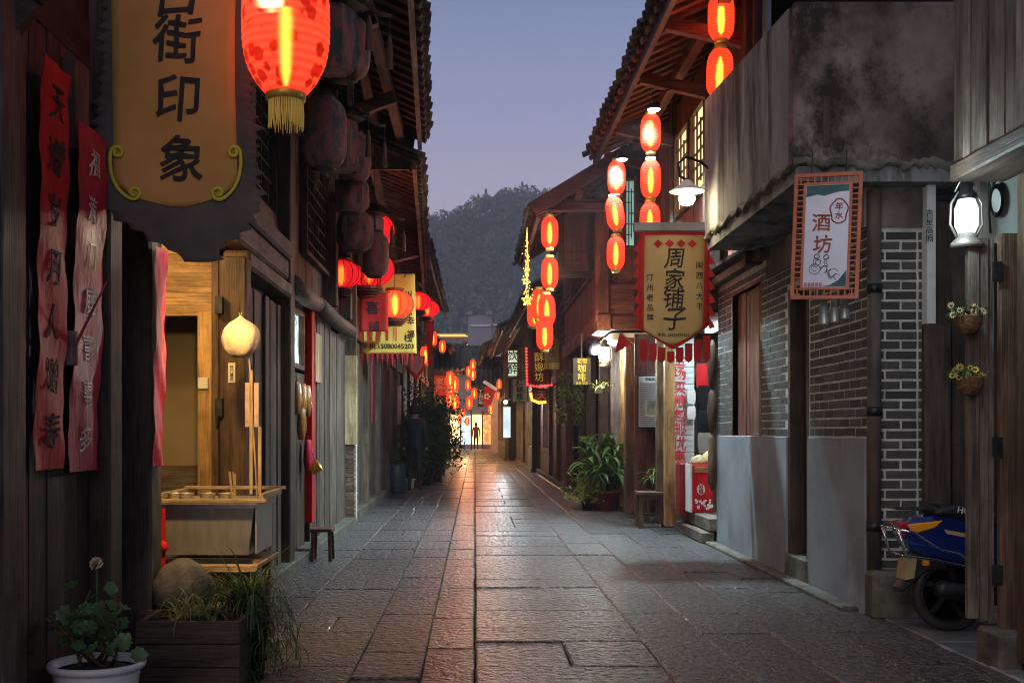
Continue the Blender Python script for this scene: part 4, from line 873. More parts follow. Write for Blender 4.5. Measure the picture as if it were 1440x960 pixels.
for k in range(4):
    q = at(925+16*k, 343, 11); G().prism([(q.x-.045, q.z), (q.x, q.z-.04), (q.x+.045, q.z), (q.x, q.z+.04)], 'y', 10.985+w2(q.x, q.z), 10.991+w2(q.x, q.z)).out('diamond_print', M_redcloth, t)
for sx in (-1, 1):
    for k in range(7):
        y = 338+k*18; x = 899 if sx < 0 else 997; a, b, c_ = at(x, y, 11), at(x+sx*9, y+14, 11), at(x, y+17, 11); G().prism([(a.x, a.z), (b.x, b.z), (c_.x, c_.z)], 'y', 11.0+w2(a.x, a.z), 11.003+w2(a.x, a.z)).out('side_fringe', M_redcloth, t)
for k in range(9):
    x = 893+12.6*k; yt = 470+min(24, 24*(1-abs(k-4)/4.2)); wd = 5.2; a = at(x-wd, yt, 11.01); b = at(x+wd, 511-abs(k-4)*.6, 11.01)
    pl = [(a.x, a.z), (b.x, a.z), (b.x, b.z+.03), ((a.x+b.x)/2, b.z), (a.x, b.z+.03)]
    if k not in (0,): G().prism(pl, 'y', 11.012+.006*(k % 2), 11.016+.006*(k % 2)).out('fringe_strip', M_redcloth, t)
G().box(gx(891, 11), gx(995, 11), 10.95, 11.05, gz(325, 11), gz(314, 11)).out('top_rail', M_plaster, t)
# yellow green banner and red fringed banner
w3 = wv(.015, 6, 3, 2)
t = thing('shop_banner', 'yellow green banner with small characters and phone number by brick pier', 'banner', at(548, 497, 16.9), 'shop banners over the lane')
cloth('panel', M_lime, t, 16.9, [(507, 385), (507, 497)], [(583, 362), (586, 495)], 0, w3, 30, 12)
for k, s in enumerate('广州客栈'): txt(s, 574, 386+k*30, 16.9, 11, M_ink, t, -.006, w3, bold=.01)
for k, s in enumerate('幸福'): txt(s, 578, 452+k*18, 16.9, 10, M_ink, t, -.006, w3, bold=.01)
txt('手机:15080045203', 546, 487, 16.9, 8.5, M_ink, t, -.006, w3, bold=.015)
for k in range(11): x = 508+7*k; a = at(x, 497, 16.9); b = at(x+4, 514+R.uniform(-3, 3), 16.9); G().prism([(a.x, a.z+.01), (b.x, a.z+.01), ((a.x+b.x)/2, b.z)], 'y', 16.9, 16.903).out('fringe_strip', M_redcloth, t)
G().tube([at(503, 380, 16.9), at(588, 360, 16.9)], .02, 8).out('pole', W_RED['x'], t, True)
t = thing('shop_banner', 'red banner with dark characters in front of the yellow green banner', 'banner', at(525, 480, 16.1), 'shop banners over the lane')
cloth('panel', M_redcloth, t, 16.1, [(505, 412), (506, 466)], [(546, 412), (546, 466)], 0, w3, 16, 8)
txt('喜', 524, 434, 16.1, 17, M_ink, t, -.006, w3, bold=.01); txt('铺', 526, 460, 16.1, 15, M_ink, t, -.006, w3, bold=.0)
for k in range(7): x = 506+6*k; a = at(x, 466, 16.1); b = at(x+4, 479, 16.1); G().prism([(a.x, a.z), (b.x, a.z), (b.x, b.z), (a.x, b.z)], 'y', 16.1, 16.103).out('fringe_strip', M_lime if k % 2 else M_redcloth, t)
G().tube([at(503, 411, 16.1), at(549, 411, 16.1)], .015, 8).out('pole', W_RED['x'], t, True)
# pennant, red drape, wine banner, hanging gold cloth, flag
M_greycl = mat('grey_print_cloth', (.25, .22, .2), (.4, .36, .32), (7, 7, 7), .85, .2)
t = thing('pennant', 'grey pennant with red pointed edge under the lantern row', 'pennant', at(588, 535, 24)); cloth('panel', M_redcloth, t, 24, [(571, 500), (572, 518), (584, 534)], [(598, 500), (597, 518), (586, 534)], 0, w3, 14, 6); cloth('print', M_greycl, t, 24, [(574, 500), (575, 516), (584, 526)], [(595, 500), (594, 516), (586, 526)], -.006, w3, 14, 6)
tag(cloth('red_drape', M_redcloth, None, 25, [(598, 440), (600, 480), (602, 512)], [(611, 445), (609, 480), (606, 512)], 0, wv(.03, 20, 1), 20, 8), 'crumpled red cloth hanging below the far round lanterns', 'cloth')
M_yel2 = mat('glowing_gold_print', (.6, .4, .06), (.7, .5, .1), (9, 9, 9), .5, 0, rand=0, emit=(1, .6, .1), es=.12)  # faint glow put into the lettering colour to brighten it; no lamp
M_wine = mat('wine_cloth', (.12, .012, .02), (.18, .02, .03), (5, 5, 3), .8, .2)
t = thing('shop_banner', 'wine red banner edged with glowing red scallops and gold characters', 'banner', at(758, 545, 26), 'shop banners over the lane')
cloth('panel', M_wine, t, 26, [(741, 488), (742, 540)], [(774, 492), (775, 536)], 0, w3, 16, 8)
M_redglow = emis('red_neon', (1, .05, .04), 1.6)
gg = G()
for k in range(12): q = at(740+.1*k, 490+k*4.4, 25.98); gg.lathe([(0, -.035), (.035, 0), (0, .035)], 6, q)
for k in range(9): q = at(742+4.2*k, 541+2.2*math.sin(math.pi*k/8), 25.98); gg.lathe([(0, -.035), (.035, 0), (0, .035)], 6, q)
gg.out('scalloped_edge', M_redglow, t, fixn=False)
for k, s in enumerate('酥娜坊'): txt(s, 758, 503+k*14, 26, 12, M_yel2, t, -.006, w3, bold=.01)
t = thing('shop_banner', 'narrow gold cloth with fringe hanging beside the wine red banner', 'banner', at(778, 512, 24), 'shop banners over the lane')
cloth('panel', mat('dull_gold_cloth', (.3, .2, .05), (.42, .3, .09), (5, 5, 3), .7, .2), t, 24, [(765, 476), (766, 510)], [(786, 474), (787, 510)], 0, w3, 10, 6)
for k, s in enumerate('客栈'): txt(s, 776, 484+k*13, 24, 10, M_wine, t, -.006, w3)
gg = G()
for k in range(14): q = at(766+1.55*k, 510, 24); gg.tube([q, at(766+1.55*k+R.uniform(-.5, .5), 519, 24)], .008, 4)
gg.out('fringe', M_goldtassel, t, fixn=False)
t = thing('flag', 'red flag with pale flower emblem leaning over the far lane', 'flag', at(688, 572, 42)); cloth('cloth', M_redcloth, t, 42, [(681, 543), (679, 570)], [(697, 549), (690, 572)], 0, wv(.04, 9, 2), 12, 6)
for k in range(5): a = 2*math.pi*k/5; q = at(685+3*math.cos(a), 557+3*math.sin(a), 41.9); G().lathe([(0, -.05), (.05, 0), (0, .05)], 6, q).out('petal_print', M_white, t)
G().bar(at(680, 536, 41.9), at(699, 548, 41.9), .03, .12).out('white_edge', M_white, t)
t = thing('flag', 'small red triangular flag hanging beneath the jettied house beam', 'flag', at(872, 470, 15.4)); a, b, c_ = at(872, 467, 15.4), at(888, 483, 15.4), at(864, 497, 15.4)
G().prism([(a.x, a.z), (b.x, b.z), (c_.x, c_.z)], 'y', 15.4, 15.404).out('cloth', M_redcloth, t); G().tube([a, b+Vector((.1, 0, -.07))], .008, 6).out('stick', W_PALE['x'], t)

# ---------------------------------------------------------------- sign boards
t = thing('shop_sign', 'white wine shop sign in an open red lattice frame under the balcony', 'sign', at(1162, 420, 6.95))
M_orangewood = mat('orange_red_wood', (.3, .075, .04), (.42, .12, .065), (9, 9, 9), .6, .2, rand=.05); M_lilac = mat('pale_lilac_board', (.48, .46, .56), (.56, .54, .64), (3, 3, 3), .6, .05, rand=0)
SM = Matrix.Translation(at(1162, 332, 6.95)) @ Matrix.Rotation(rad(2.2), 4, 'Y') @ Matrix.Rotation(rad(-22), 4, 'Z')
sw_, sh_ = .2, .385
def sg(name, g, m): g.rot(SM); return g.out(name, m, t)
fr = G()
for (a, b) in ((1, .022), (.66, .016)):
    w_, h_ = sw_*(1 if a == 1 else .72), sh_*(1 if a == 1 else .855)
    fr.box(-w_, -w_+b, -.012, .012, -h_, h_); fr.box(w_-b, w_, -.012, .012, -h_, h_); fr.box(-w_+b, w_-b, -.0118, .0118, h_-b, h_); fr.box(-w_+b, w_-b, -.0118, .0118, -h_, -h_+b)
sg('frame', fr, M_orangewood)
lt_ = G()
for k in range(22):
    z = -sh_+.03+(2*sh_-.06)*k/21
    for s in (-1, 1): lt_.box(*sorted((s*sw_*.7, s*(sw_-.02))), -.006, .006, z-.004, z+.004)
for k in range(9):
    x = -sw_+.04+(2*sw_-.08)*k/8
    for s in (-1, 1): lt_.box(x-.004, x+.004, -.0062, .0062, *sorted((s*sh_*.84, s*(sh_-.02))))
sg('lattice', lt_, M_orangewood)
sg('panel', G().box(-sw_*.72+.014, sw_*.72-.014, -.008, .004, -sh_*.855+.014, sh_*.855-.014), M_lilac)
M_teal = mat('teal_print', (.02, .06, .07), (.05, .12, .13), (20, 20, 20), .7, 0, rand=0); M_russet = mat('russet_print', (.2, .035, .02), (.26, .05, .03), (20, 20, 20), .7, 0, rand=0)
sg('roof_print', G().prism([(-.125, .31), (.125, .31), (.125, .27), (.08, .27), (.04, .262), (-.02, .245), (-.06, .255), (-.125, .24)], 'y', -.0105, -.009), M_teal)
sg('wave_print', G().prism([(.125, -.31), (-.03, -.31), (.03, -.3), (.08, -.27), (.125, -.21)], 'y', -.0105, -.009), M_teal)
q = G()
for (dx, dz, w_) in ((.07, .15, .05),):
    pts = [(dx+w_*math.cos(a)*(1+.12*math.sin(5*a)), -.011, dz+.075*math.sin(a)) for a in [2*math.pi*k/24 for k in range(25)]]; q.tube(pts, .004, 5, False)
sg('seal_print', q, M_russet)
me_t = []
for s, dx, dz, h in (('酒', -.03, .075, .115), ('坊', -.02, -.06, .115), ('年', .07, .175, .05), ('水', .07, .12, .05)):
    o = text(s, h, M_russet, t, SM @ Vector((dx, -.0115, dz)), (SM @ Matrix.Rotation(rad(90), 4, 'X')).to_euler(), bold=.01)
q = G()
for k in range(26):                          # line drawing of two seated figures over jars
    a = R.uniform(0, 6.28); cx_, cz_ = R.choice(((-.06, -.2), (.0, -.21), (.05, -.23), (-.04, -.16), (.02, -.16), (.07, -.25))); rr = R.uniform(.01, .035)
    q.tube([(cx_+rr*math.cos(a+u), -.011, cz_+rr*math.sin(a+u)) for u in (0, .5, 1, 1.6, 2.2)], .0016, 4)
for (hx, hz) in ((-.05, -.125), (.005, -.13)): q.tube([(hx+.015*math.cos(u), -.011, hz+.015*math.sin(u)) for u in [k*.63 for k in range(11)]], .0022, 4)
sg('figure_drawing', q, M_ink)
q = G()
for k in range(5): q.box(-.12+k*.022, -.12+k*.022+.016, -.0105, -.009, -.31, -.285)
sg('red_seals', q, mat('pinkish_print', (.4, .1, .13), (.45, .14, .17), (9, 9, 9), .7, 0))
sg('hanger', G().tube([(-.1, 0, sh_), (-.1, 0, sh_+.13)], .004, 5).tube([(.1, 0, sh_), (.1, 0, sh_+.13)], .004, 5), M_iron)
for i, (px, py) in enumerate(((1158, 441), (1173, 438), (1187, 433))):
    o = G().lathe([(.012, .075), (.02, .07), (.034, -.06), (.036, -.075), (.0, -.07)], 12, at(px, py, 7.05)).out('metal_cone', mat('zinc%d' % i, (.2, .2, .17), (.3, .3, .26), (9, 9, 9), .4, .1, metal=.6), None, True); tag(o, 'small dull metal cone hanging below the wine shop sign', 'cone', 'metal cones under the wine sign'); o['label'] = ('dull metal cone nearest the dark door frame under the wine sign', 'dull metal cone between two others under the wine sign', 'dull metal cone nearest the drain pipe under the wine sign')[i]
o = G().tube([at(1150, 418, 7.05), at(1172, 421, 7.05), at(1196, 416, 7.05), at(1200, 408, 7.2)], .008, 6).out('cone_bracket', M_chrome, None, True); tag(o, 'bent shiny metal bracket between wine sign and metal cones', 'bracket')
# coffee board
t = thing('shop_sign', 'dark cafe board with yellow characters under the jettied house', 'sign', at(818, 541, 16.6)); box('board', mat('slate_board', (.05, .06, .07), (.08, .09, .1), (6, 6, 6), .6, .1), t, gx(806, 16.6), gx(831, 16.6), 16.6, 16.64, gz(541, 16.6), gz(503, 16.6), .004)
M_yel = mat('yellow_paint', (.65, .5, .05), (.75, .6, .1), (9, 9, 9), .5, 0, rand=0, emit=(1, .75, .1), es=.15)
txt('老街', 818.5, 508, 16.59, 7, M_yel, t, -.004, bold=.01); txt('咖', 818, 518.5, 16.59, 11, M_yel, t, -.004, bold=.012); txt('啡', 818, 531, 16.59, 11, M_yel, t, -.004, bold=.012); txt('奶茶 甜品', 818.5, 539, 16.59, 3.6, M_yel, t, -.004, bold=.01); box('hanger', M_iron, t, gx(817, 16.6), gx(819, 16.6), 16.61, 16.63, gz(503, 16.6), 2.62)
# lit sign boxes
M_signlit = emis('lit_sign_face', (.8, .85, .6), .55, (.6, .6, .35), (4, 4, 4))
for i, (s, py) in enumerate((('饮', 501), ('醉', 520))):
    t = thing('sign_box', ('upper', 'lower')[i]+' glowing square sign box with one dark character', 'sign', at(721, py+8, 33), 'stacked lit sign boxes'); c = at(721, py, 33); box('face', M_signlit, t, c.x-.13, c.x+.13, 33, 33.1, c.z-.17, c.z+.17); txt(s, 721, py, 32.99, 13, M_ink, t, -.005, bold=.01); box('frame', W_DARK['x'], t, c.x-.16, c.x+.16, 33.02, 33.12, c.z-.21, c.z-.17); box('frame', W_DARK['x'], t, c.x-.16, c.x+.16, 33.02, 33.12, c.z+.17, c.z+.21)
t = thing('shop_sign', 'tan hanging board with dark characters below the lit sign boxes', 'sign', at(731, 566, 30)); box('board', W_BROWN['z'], t, gx(719, 30), gx(743, 30), 30, 30.05, gz(566, 30), gz(531, 30)); box('board_face', W_PALE['z'], t, gx(721, 30), gx(741, 30), 29.985, 29.999, gz(564, 30), gz(533, 30)); txt('红\n柳\n枝', 731, 548, 29.98, 9, M_ink, t, -.005, bold=.02)
t = thing('shop_sign', 'dark board with pale character below the wine red banner', 'sign', at(763, 566, 27)); box('board', W_DARK['z'], t, gx(752, 27), gx(771, 27), 27, 27.05, gz(566, 27), gz(546, 27)); txt('天', 762, 556, 26.99, 12, M_cream, t, -.005, bold=.01); G().tube([at(746, 552, 26.9), at(748, 562, 26.9), at(758, 566, 26.9), at(768, 565, 26.9)], .035, 6).out('neon_tube', emis('orange_neon', (1, .25, .03), 3), t, True)
t = thing('shop_sign', 'narrow black board with white characters beside the red flag', 'sign', at(676, 572, 43)); box('board', M_black, t, gx(672, 43), gx(680, 43), 43, 43.05, gz(572, 43), gz(545, 43)); txt('Y\n百\n年', 676, 558, 42.99, 7, M_white, t, -.005)
# poster board
t = thing('notice_board', 'framed white notice board with printed columns on the red plank wall', 'board', at(912, 601, 15.0)); box('frame', M_iron, t, gx(896, 15), gx(928, 15), 15.0, 15.04, gz(602, 15), gz(527, 15), .004); box('sheet', mat('white_print_sheet', (.6, .63, .63), (.68, .7, .7), (3, 3, 3), .4, 0, rand=0), t, gx(898, 15), gx(926, 15), 14.99, 14.998, gz(600, 15), gz(529, 15))
txt('老街简介', 916, 533, 14.985, 4, M_ink, t, -.002, bold=.02)
q = G()
for k in range(22):
    y = 538+k*2.8
    if 562 < y < 584 and True: q.box(gx(899.5, 15), gx(907, 15), 14.983, 14.987, gz(y+.9, 15), gz(y, 15))
    else: q.box(gx(899.5, 15), gx(925-R.uniform(0, 5), 15), 14.983, 14.987, gz(y+.9, 15), gz(y, 15))
q.out('text_lines', mat('grey_ink', (.2, .2, .2), (.25, .25, .25), (5, 5, 5), .7, 0), t, fixn=False); box('photo_print', mat('landscape_print', (.06, .08, .1), (.4, .36, .14), (9, 9, 9), .5, 0), t, gx(909, 15), gx(925, 15), 14.98, 14.986, gz(582, 15), gz(563, 15))

# ---------------------------------------------------------------- lamps
def lamp(name, kind, e, col, loc, parent, size=.05, spot=None, aim=None, blend=.6):
    la = bpy.data.lights.new(name, kind); la.energy = e; la.color = col; la.shadow_soft_size = size
    o = bpy.data.objects.new(name, la); C.objects.link(o); o.parent = parent; o.location = Vector(loc)-WL[parent.name]
    if spot: la.spot_size = rad(spot); la.spot_blend = blend
    if aim is not None: o.rotation_euler = (Vector(aim)-Vector(loc)).to_track_quat('-Z', 'Y').to_euler()
    return o
for i, (px, py, Y, aim, e, lab) in enumerate(((917, 158, 12.0, (1.2, 12.2, 0), 950, 'small white floodlight under the eave above the lanterns by lattice window'), (873, 227, 14.0, (1.0, 15.4, 0), 950, 'small white floodlight at the eave corner by the jettied house'))):
    c = at(px, py, Y)+Vector((0, -.12, 0)); t = thing('floodlight', lab, 'lamp', c, 'eave floodlights')
    G().lathe([(.02, .06), (.06, .05), (.075, .0), (.07, -.005)], 14, c).out('housing', M_iron, t, True); G().lathe([(0, -.028), (.045, -.02), (.066, -.004), (0, -.002)], 14, c).out('lens', M_cool, t, True); G().tube([c+Vector((0, 0, .05)), c+Vector((.0, .1, .2)), c+Vector((.3, .1, .25))], .008, 6).out('arm', M_iron, t, True)
    lamp('flood_light', 'SPOT', e, (.66, .92, 1), c+Vector((-.1, -.16, -.05)), t, .06, 118, aim)
c = at(966, 268, 9.8); t = thing('wall_lamp', 'white enamel shade lamp with glowing bulb on a curled bracket', 'lamp', c)
G().lathe([(.025, .09), (.05, .075), (.06, .05), (.155, -.005), (.15, -.012), (.05, .03), (.0, .05)], 28, c).out('shade', M_white, t, True); G().lathe([(0, -.135), (.05, -.12), (.075, -.075), (.06, -.02), (.03, .02)], 16, c).out('bulb', emis('warm_white_globe', (1, .83, .5), 9), t, True)
G().tube([c+Vector((0, 0, .09)), c+Vector((-.06, .02, .13)), c+Vector((-.07, .03, .24)), c+Vector((.0, .04, .3)), c+Vector((.14, .1, .27)), c+Vector((.24, .2, .22))], .012, 8).out('bracket', M_iron, t, True); lamp('bulb_light', 'POINT', 9, (1, .8, .5), c+Vector((0, -.05, -.2)), t, .08)
def oil_lamp(c, s, lab, e, m, col):
    t = thing('oil_lamp', lab, 'lamp', c, 'electric lamps shaped like oil lamps')
    G().lathe([(.075*s, -.17*s), (.08*s, -.15*s), (.05*s, -.12*s), (.045*s, -.1*s)], 18, c).out('base', M_steel, t, True); G().lathe([(.04*s, -.1*s), (.058*s, -.06*s), (.06*s, .03*s), (.042*s, .08*s)], 18, c).out('glass', m, t, True); G().lathe([(.045*s, .08*s), (.05*s, .1*s), (.03*s, .13*s), (.035*s, .16*s), (.01*s, .18*s)], 14, c).out('cap', M_iron, t, True)
    for sd in (-1, 1): G().tube([c+Vector((sd*.05*s, 0, -.12*s)), c+Vector((sd*.085*s, 0, -.05*s)), c+Vector((sd*.08*s, 0, .06*s)), c+Vector((sd*.04*s, 0, .12*s))], .006*s, 6).out('side_tube', M_steel, t, True)
    G().tube([c+Vector((-.06*s, 0, .12*s)), c+Vector((0, 0, .24*s)), c+Vector((.06*s, 0, .12*s))], .004*s, 5).out('handle', M_steel, t, True); lamp('glass_light', 'POINT', e, col, c+Vector((-.3*s, -.3*s, .02)), t, .05); return t
oil_lamp(at(1359, 302, 5.95), 1.0, 'cold white oil style lamp on the plank house corner', 11, emis('cool_globe', (.88, .95, 1), 1.15), (.72, .95, 1)); oil_lamp(at(851, 497, 16.0), 1.1, 'warm oil style lamp hanging under the jettied house corner', 34, emis('warm_globe', (1, .8, .45), 9), (1, .75, .4))
c = at(839, 488, 16.9); t = thing('floodlight', 'bright white lamp under the white soffit beside the cafe board', 'lamp', c, 'eave floodlights'); G().lathe([(.09, -.12), (.09, .08), (.03, .12)], 12, c+Vector((-.06, .0, 0))).out('housing', M_iron, t, True); G().lathe([(0, -.06), (.05, -.04), (.06, 0), (0, .06)], 12, c).out('lens', M_cool, t, True); lamp('flood_light', 'POINT', 85, (.9, .97, 1), c+Vector((-.0, -.12, -.1)), t, .06)
c = at(711, 565, 36); t = thing('wall_lamp', 'small white bulb lighting the narrow menu panel at the far shops', 'lamp', c); G().lathe([(0, -.06), (.045, -.04), (.06, 0), (.045, .04), (0, .06)], 12, c).out('bulb', M_cool, t, True); G().tube([c, c+Vector((.2, 0, .12))], .02, 5).out('arm', M_iron, t); lamp('bulb_light', 'POINT', 90, (.85, .97, 1), c+Vector((-.15, -.15, -.1)), t, .08); box('menu_panel', M_coolglow, t, gx(708, 36), gx(718, 36), 36.1, 36.15, gz(615, 36), gz(572, 36))
# fairy lights
t = thing('fairy_lights', 'hanging column of yellow fairy lights with star at the gable eave', 'lights', at(741, 430, 15.2)); g = G(); wr = G(); 
for k in range(120): 
    u = R.random()**.8; py = 338+u*90; px = 741+R.gauss(0, 1.2+2.6*u*(1 if py < 400 else .8)); g.lathe([(0, -.007), (.007, 0), (0, .007)], 4, at(px, py, 15.2+R.uniform(-.04, .04)))
g.out('bulbs', emis('yellow_fairy', (1, .62, .06), 6), t, fixn=False)['kind'] = 'stuff'
for k in range(3): wr.tube([at(741+R.uniform(-2, 2), 320+i*11, 15.2) for i in range(11)], .004, 4)
wr.out('wires', M_gold, t); q = at(741, 422, 15.2); st = [(q.x+(.075 if k % 2 == 0 else .032)*math.sin(math.pi*k/5), q.z+(.075 if k % 2 == 0 else .032)*math.cos(math.pi*k/5)) for k in range(11)]; G().tube([(a, 15.19, b) for a, b in st], .007, 5).out('star', emis('star_tube', (1, .55, .05), 3), t)

# the light the lantern bulbs throw on walls and paving
def lan_light(near, e, col=(1, .3, .12), off=(-.3, -.25, 0)):
    p = Vector(near); o = min(ALL_L, key=lambda q: (q.location-p).length); la = bpy.data.lights.new('lantern_light', 'POINT'); la.energy = e; la.color = col; la.shadow_soft_size = .15
    lo = bpy.data.objects.new('lantern_light', la); C.objects.link(lo); lo.parent = o; lo.location = Matrix.LocRotScale(o.location, o.rotation_euler, o.scale).inverted() @ (o.location+Vector(off))
lan_light(at(915, 252, 12), 6); lan_light(at(866, 300, 14), 6); lan_light(at(773, 384, 15.4), 9, off=(-.2, -.35, 0)); lan_light(at(1013, 103, 10.2), 5); lan_light(at(555, 428, 16.4), 9, off=(.5, -.4, 0)); lan_light(at(512, 325, 15.4), 6, (1, .15, .1), (.5, -.5, 0)); lan_light(at(601, 434, 23), 18, (1, .2, .12), (.5, 0, -.2)); lan_light(at(633, 562, 37), 75, (1, .32, .12), (.3, -.3, 0)); lan_light(at(665, 526, 44), 60, (1, .26, .12), (0, -.4, 0)); lan_light(at(646, 590, 60), 200, (1, .5, .2), (.3, -.6, .4)); lan_light(at(690, 574, 48), 80, (1, .4, .18), (0, -.4, 0))
# ---------------------------------------------------------------- foliage helpers
def blade_mesh(name, L, w, droop, m, n=6, fold=.25):
    vs = []; fs = []; x = z = 0.0; a = rad(70)
    for i in range(n+1):
        t = i/n; ww = w*math.sin(math.pi*min(1, (t*.92+.08)))**.7*(1-.2*t); vs += [(x, -ww/2, z+ww*fold), (x, 0, z), (x, ww/2, z+ww*fold)]
        x += L/n*math.cos(a); z += L/n*math.sin(a); a -= droop/n
    for i in range(n):
        b = i*3; fs += [(b, b+1, b+4, b+3), (b+1, b+2, b+5, b+4)]
    return G().add(vs, fs).mesh(name, m, True, fixn=False)[0]
def leafmat(name, a, b, tr=.35):
    m = mat(name, a, b, (7, 7, 7), .5, .1, .4, rand=.3); t = m.node_tree; p = [n for n in t.nodes if n.type == 'BSDF_PRINCIPLED'][0]; o = [n for n in t.nodes if n.type == 'OUTPUT_MATERIAL'][0]
    tl = N(t, 'BsdfTranslucent'); tl.inputs[0].default_value = c4([x*1.4 for x in b]); mx = N(t, 'MixShader'); mx.inputs[0].default_value = tr; t.links.new(p.outputs[0], mx.inputs[1]); t.links.new(tl.outputs[0], mx.inputs[2]); t.links.new(mx.outputs[0], o.inputs[0]); return m
ML_g = leafmat('fresh_leaf', (.05, .11, .02), (.13, .24, .05)); ML_d = leafmat('dark_leaf', (.02, .045, .014), (.06, .11, .035)); ML_y = leafmat('lime_leaf', (.2, .26, .04), (.38, .42, .09)); ML_s = leafmat('striped_blade', (.05, .08, .03), (.2, .24, .11)); ML_ger = leafmat('geranium_leaf', (.05, .12, .045), (.12, .22, .09))
M_soil = mat('potting_soil', (.02, .014, .01), (.05, .035, .025), (30, 30, 30), .95, .8)
M_terra = mat('maroon_glaze', (.16, .03, .025), (.24, .055, .04), (4, 4, 4), .35, .1)
def pot(t, c, r, h, m, taper=.75, rim=.1, name='pot'):
    G().lathe([(r*taper, 0), (r*.93, h*.86), (r*(1+rim*.3), h*.87), (r*(1+rim), h*.9), (r*(1+rim), h), (r*.94, h), (r*.9, h*.88), (0, h*.87)], 28, c).out(name, m, t, True); G().lathe([(r*.9, 0), (r*.5, .012), (0, .02)], 18, (c[0], c[1], c[2]+h*.88)).out('soil', M_soil, t, True)
def rosette(t, c, mesh_list, n, tilt=(0, .7), name='leaf', scale=(.8, 1.15), spread=.03, hgt=0):
    for i in range(n):
        me = R.choice(mesh_list); z = R.uniform(0, hgt); o = link(name, me, None, t, (c[0]+R.gauss(0, spread), c[1]+R.gauss(0, spread), c[2]+z)); s = R.uniform(*scale); o.scale = (s, s, s); o.rotation_euler = (R.uniform(-.2, .2), R.uniform(*tilt), R.uniform(0, 6.283))
def clump(m, pts, size, name, parent, rnd=.9):
    """many small leaf faces scattered through a volume, one mesh"""
    g = G()
    for p in pts:
        p = Vector(p); s = size*R.uniform(.6, 1.3); M = Euler((R.uniform(-1.2, 1.2), R.uniform(-1.2, 1.2), R.uniform(0, 6.28))).to_matrix()
        q = [Vector((-.5, 0, 0)), Vector((0, -.27, .06)), Vector((.55, 0, -.04)), Vector((0, .27, .06))]; g.add([p+M @ (v*s) for v in q], [(0, 1, 2), (0, 2, 3)])
    return g.out(name, m, parent, False, fixn=False)
# palm like plant in a maroon pot
c = at(851, 717, 17.3); c.z = .0
t = thing('potted_plant', 'bushy green plant with long pointed leaves in maroon glazed pot', 'plant', c); pot(t, c, .24, .3, M_terra)
bm_ = [blade_mesh('leaf', l, w, d, ML_g if k < 3 else ML_d) for k, (l, w, d) in enumerate(((.42, .075, 1.6), (.5, .08, 2.0), (.36, .07, 1.3), (.45, .075, 2.2)))]
for k in range(9):
    a = R.uniform(0, 6.28); d = R.uniform(.0, .13); h = R.uniform(.25, .72); b = c+Vector((d*math.cos(a), d*math.sin(a), .26)); e = b+Vector((.12*math.cos(a), .12*math.sin(a), h)); G().tube([b, (b+e)/2+Vector((0, 0, .02)), e], [.012, .01, .007], 6).out('stem', ML_d, t, True)
    rosette(t, (b+e)/2, bm_, 8, (.1, 1.3), spread=.06, hgt=h*.3); rosette(t, e, bm_, 14, (-.35, 1.1), spread=.03)
c2 = at(826, 716, 17.2); c2.z = 0; t = thing('potted_plant', 'small lime variegated plant spilling beside the maroon pot', 'plant', c2); pot(t, c2, .1, .2, M_iron); clump(ML_y, [c2+Vector((R.gauss(-.03, .13), R.gauss(0, .1), .12+abs(R.gauss(.18, .17)))) for k in range(420)], .07, 'foliage', t)
# stool
c = at(917, 741, 14.2); c.z = 0; t = thing('stool', 'low brown wooden stool in front of the notice board', 'stool', c)
for k in range(3): box('seat_board', W_BROWN['x'], t, c.x-.2, c.x+.2, c.y-.16+.107*k, c.y-.16+.107*(k+1)-.003, .415, .45, .004)
for sx in (-1, 1):
    for sy in (-1, 1): G().bar((c.x+sx*.165, c.y+sy*.13, 0), (c.x+sx*.15, c.y+sy*.115, .413), .05, .05).out('leg', W_BROWN['z'], t)
box('stretcher', W_BROWN['x'], t, c.x-.13, c.x+.13, c.y+.1, c.y+.13, .13, .17); box('stretcher', W_BROWN['y'], t, c.x-.17, c.x-.145, c.y-.09, c.y+.09, .13, .17); box('stretcher', W_BROWN['y'], t, c.x+.145, c.x+.17, c.y-.09, c.y+.09, .13, .17); box('apron', W_BROWN['x'], t, c.x-.13, c.x+.13, c.y-.135, c.y-.11, .35, .412)
# plant on a small stand by the stool
c = at(921, 690, 14.9); t = thing('potted_plant', 'arching grassy plant in brown pot on a little wooden stand', 'plant', (c.x, c.y, 0)); pot(t, (c.x, c.y, .45), .13, .16, W_BROWN['x'])
for sx in (-1, 1):
    for sy in (-1, 1): G().bar((c.x+sx*.11, c.y+sy*.1, 0), (c.x+sx*.11, c.y+sy*.1, .42), .03, .03).out('stand_leg', W_BROWN['z'], t)
box('stand_top', W_BROWN['x'], t, c.x-.15, c.x+.15, c.y-.13, c.y+.13, .42, .45)
sp = [blade_mesh('leaf', .34, .022, d, ML_g) for d in (1.8, 2.4, 2.9)]; rosette(t, (c.x, c.y, .58), sp, 34, (-.2, .9))
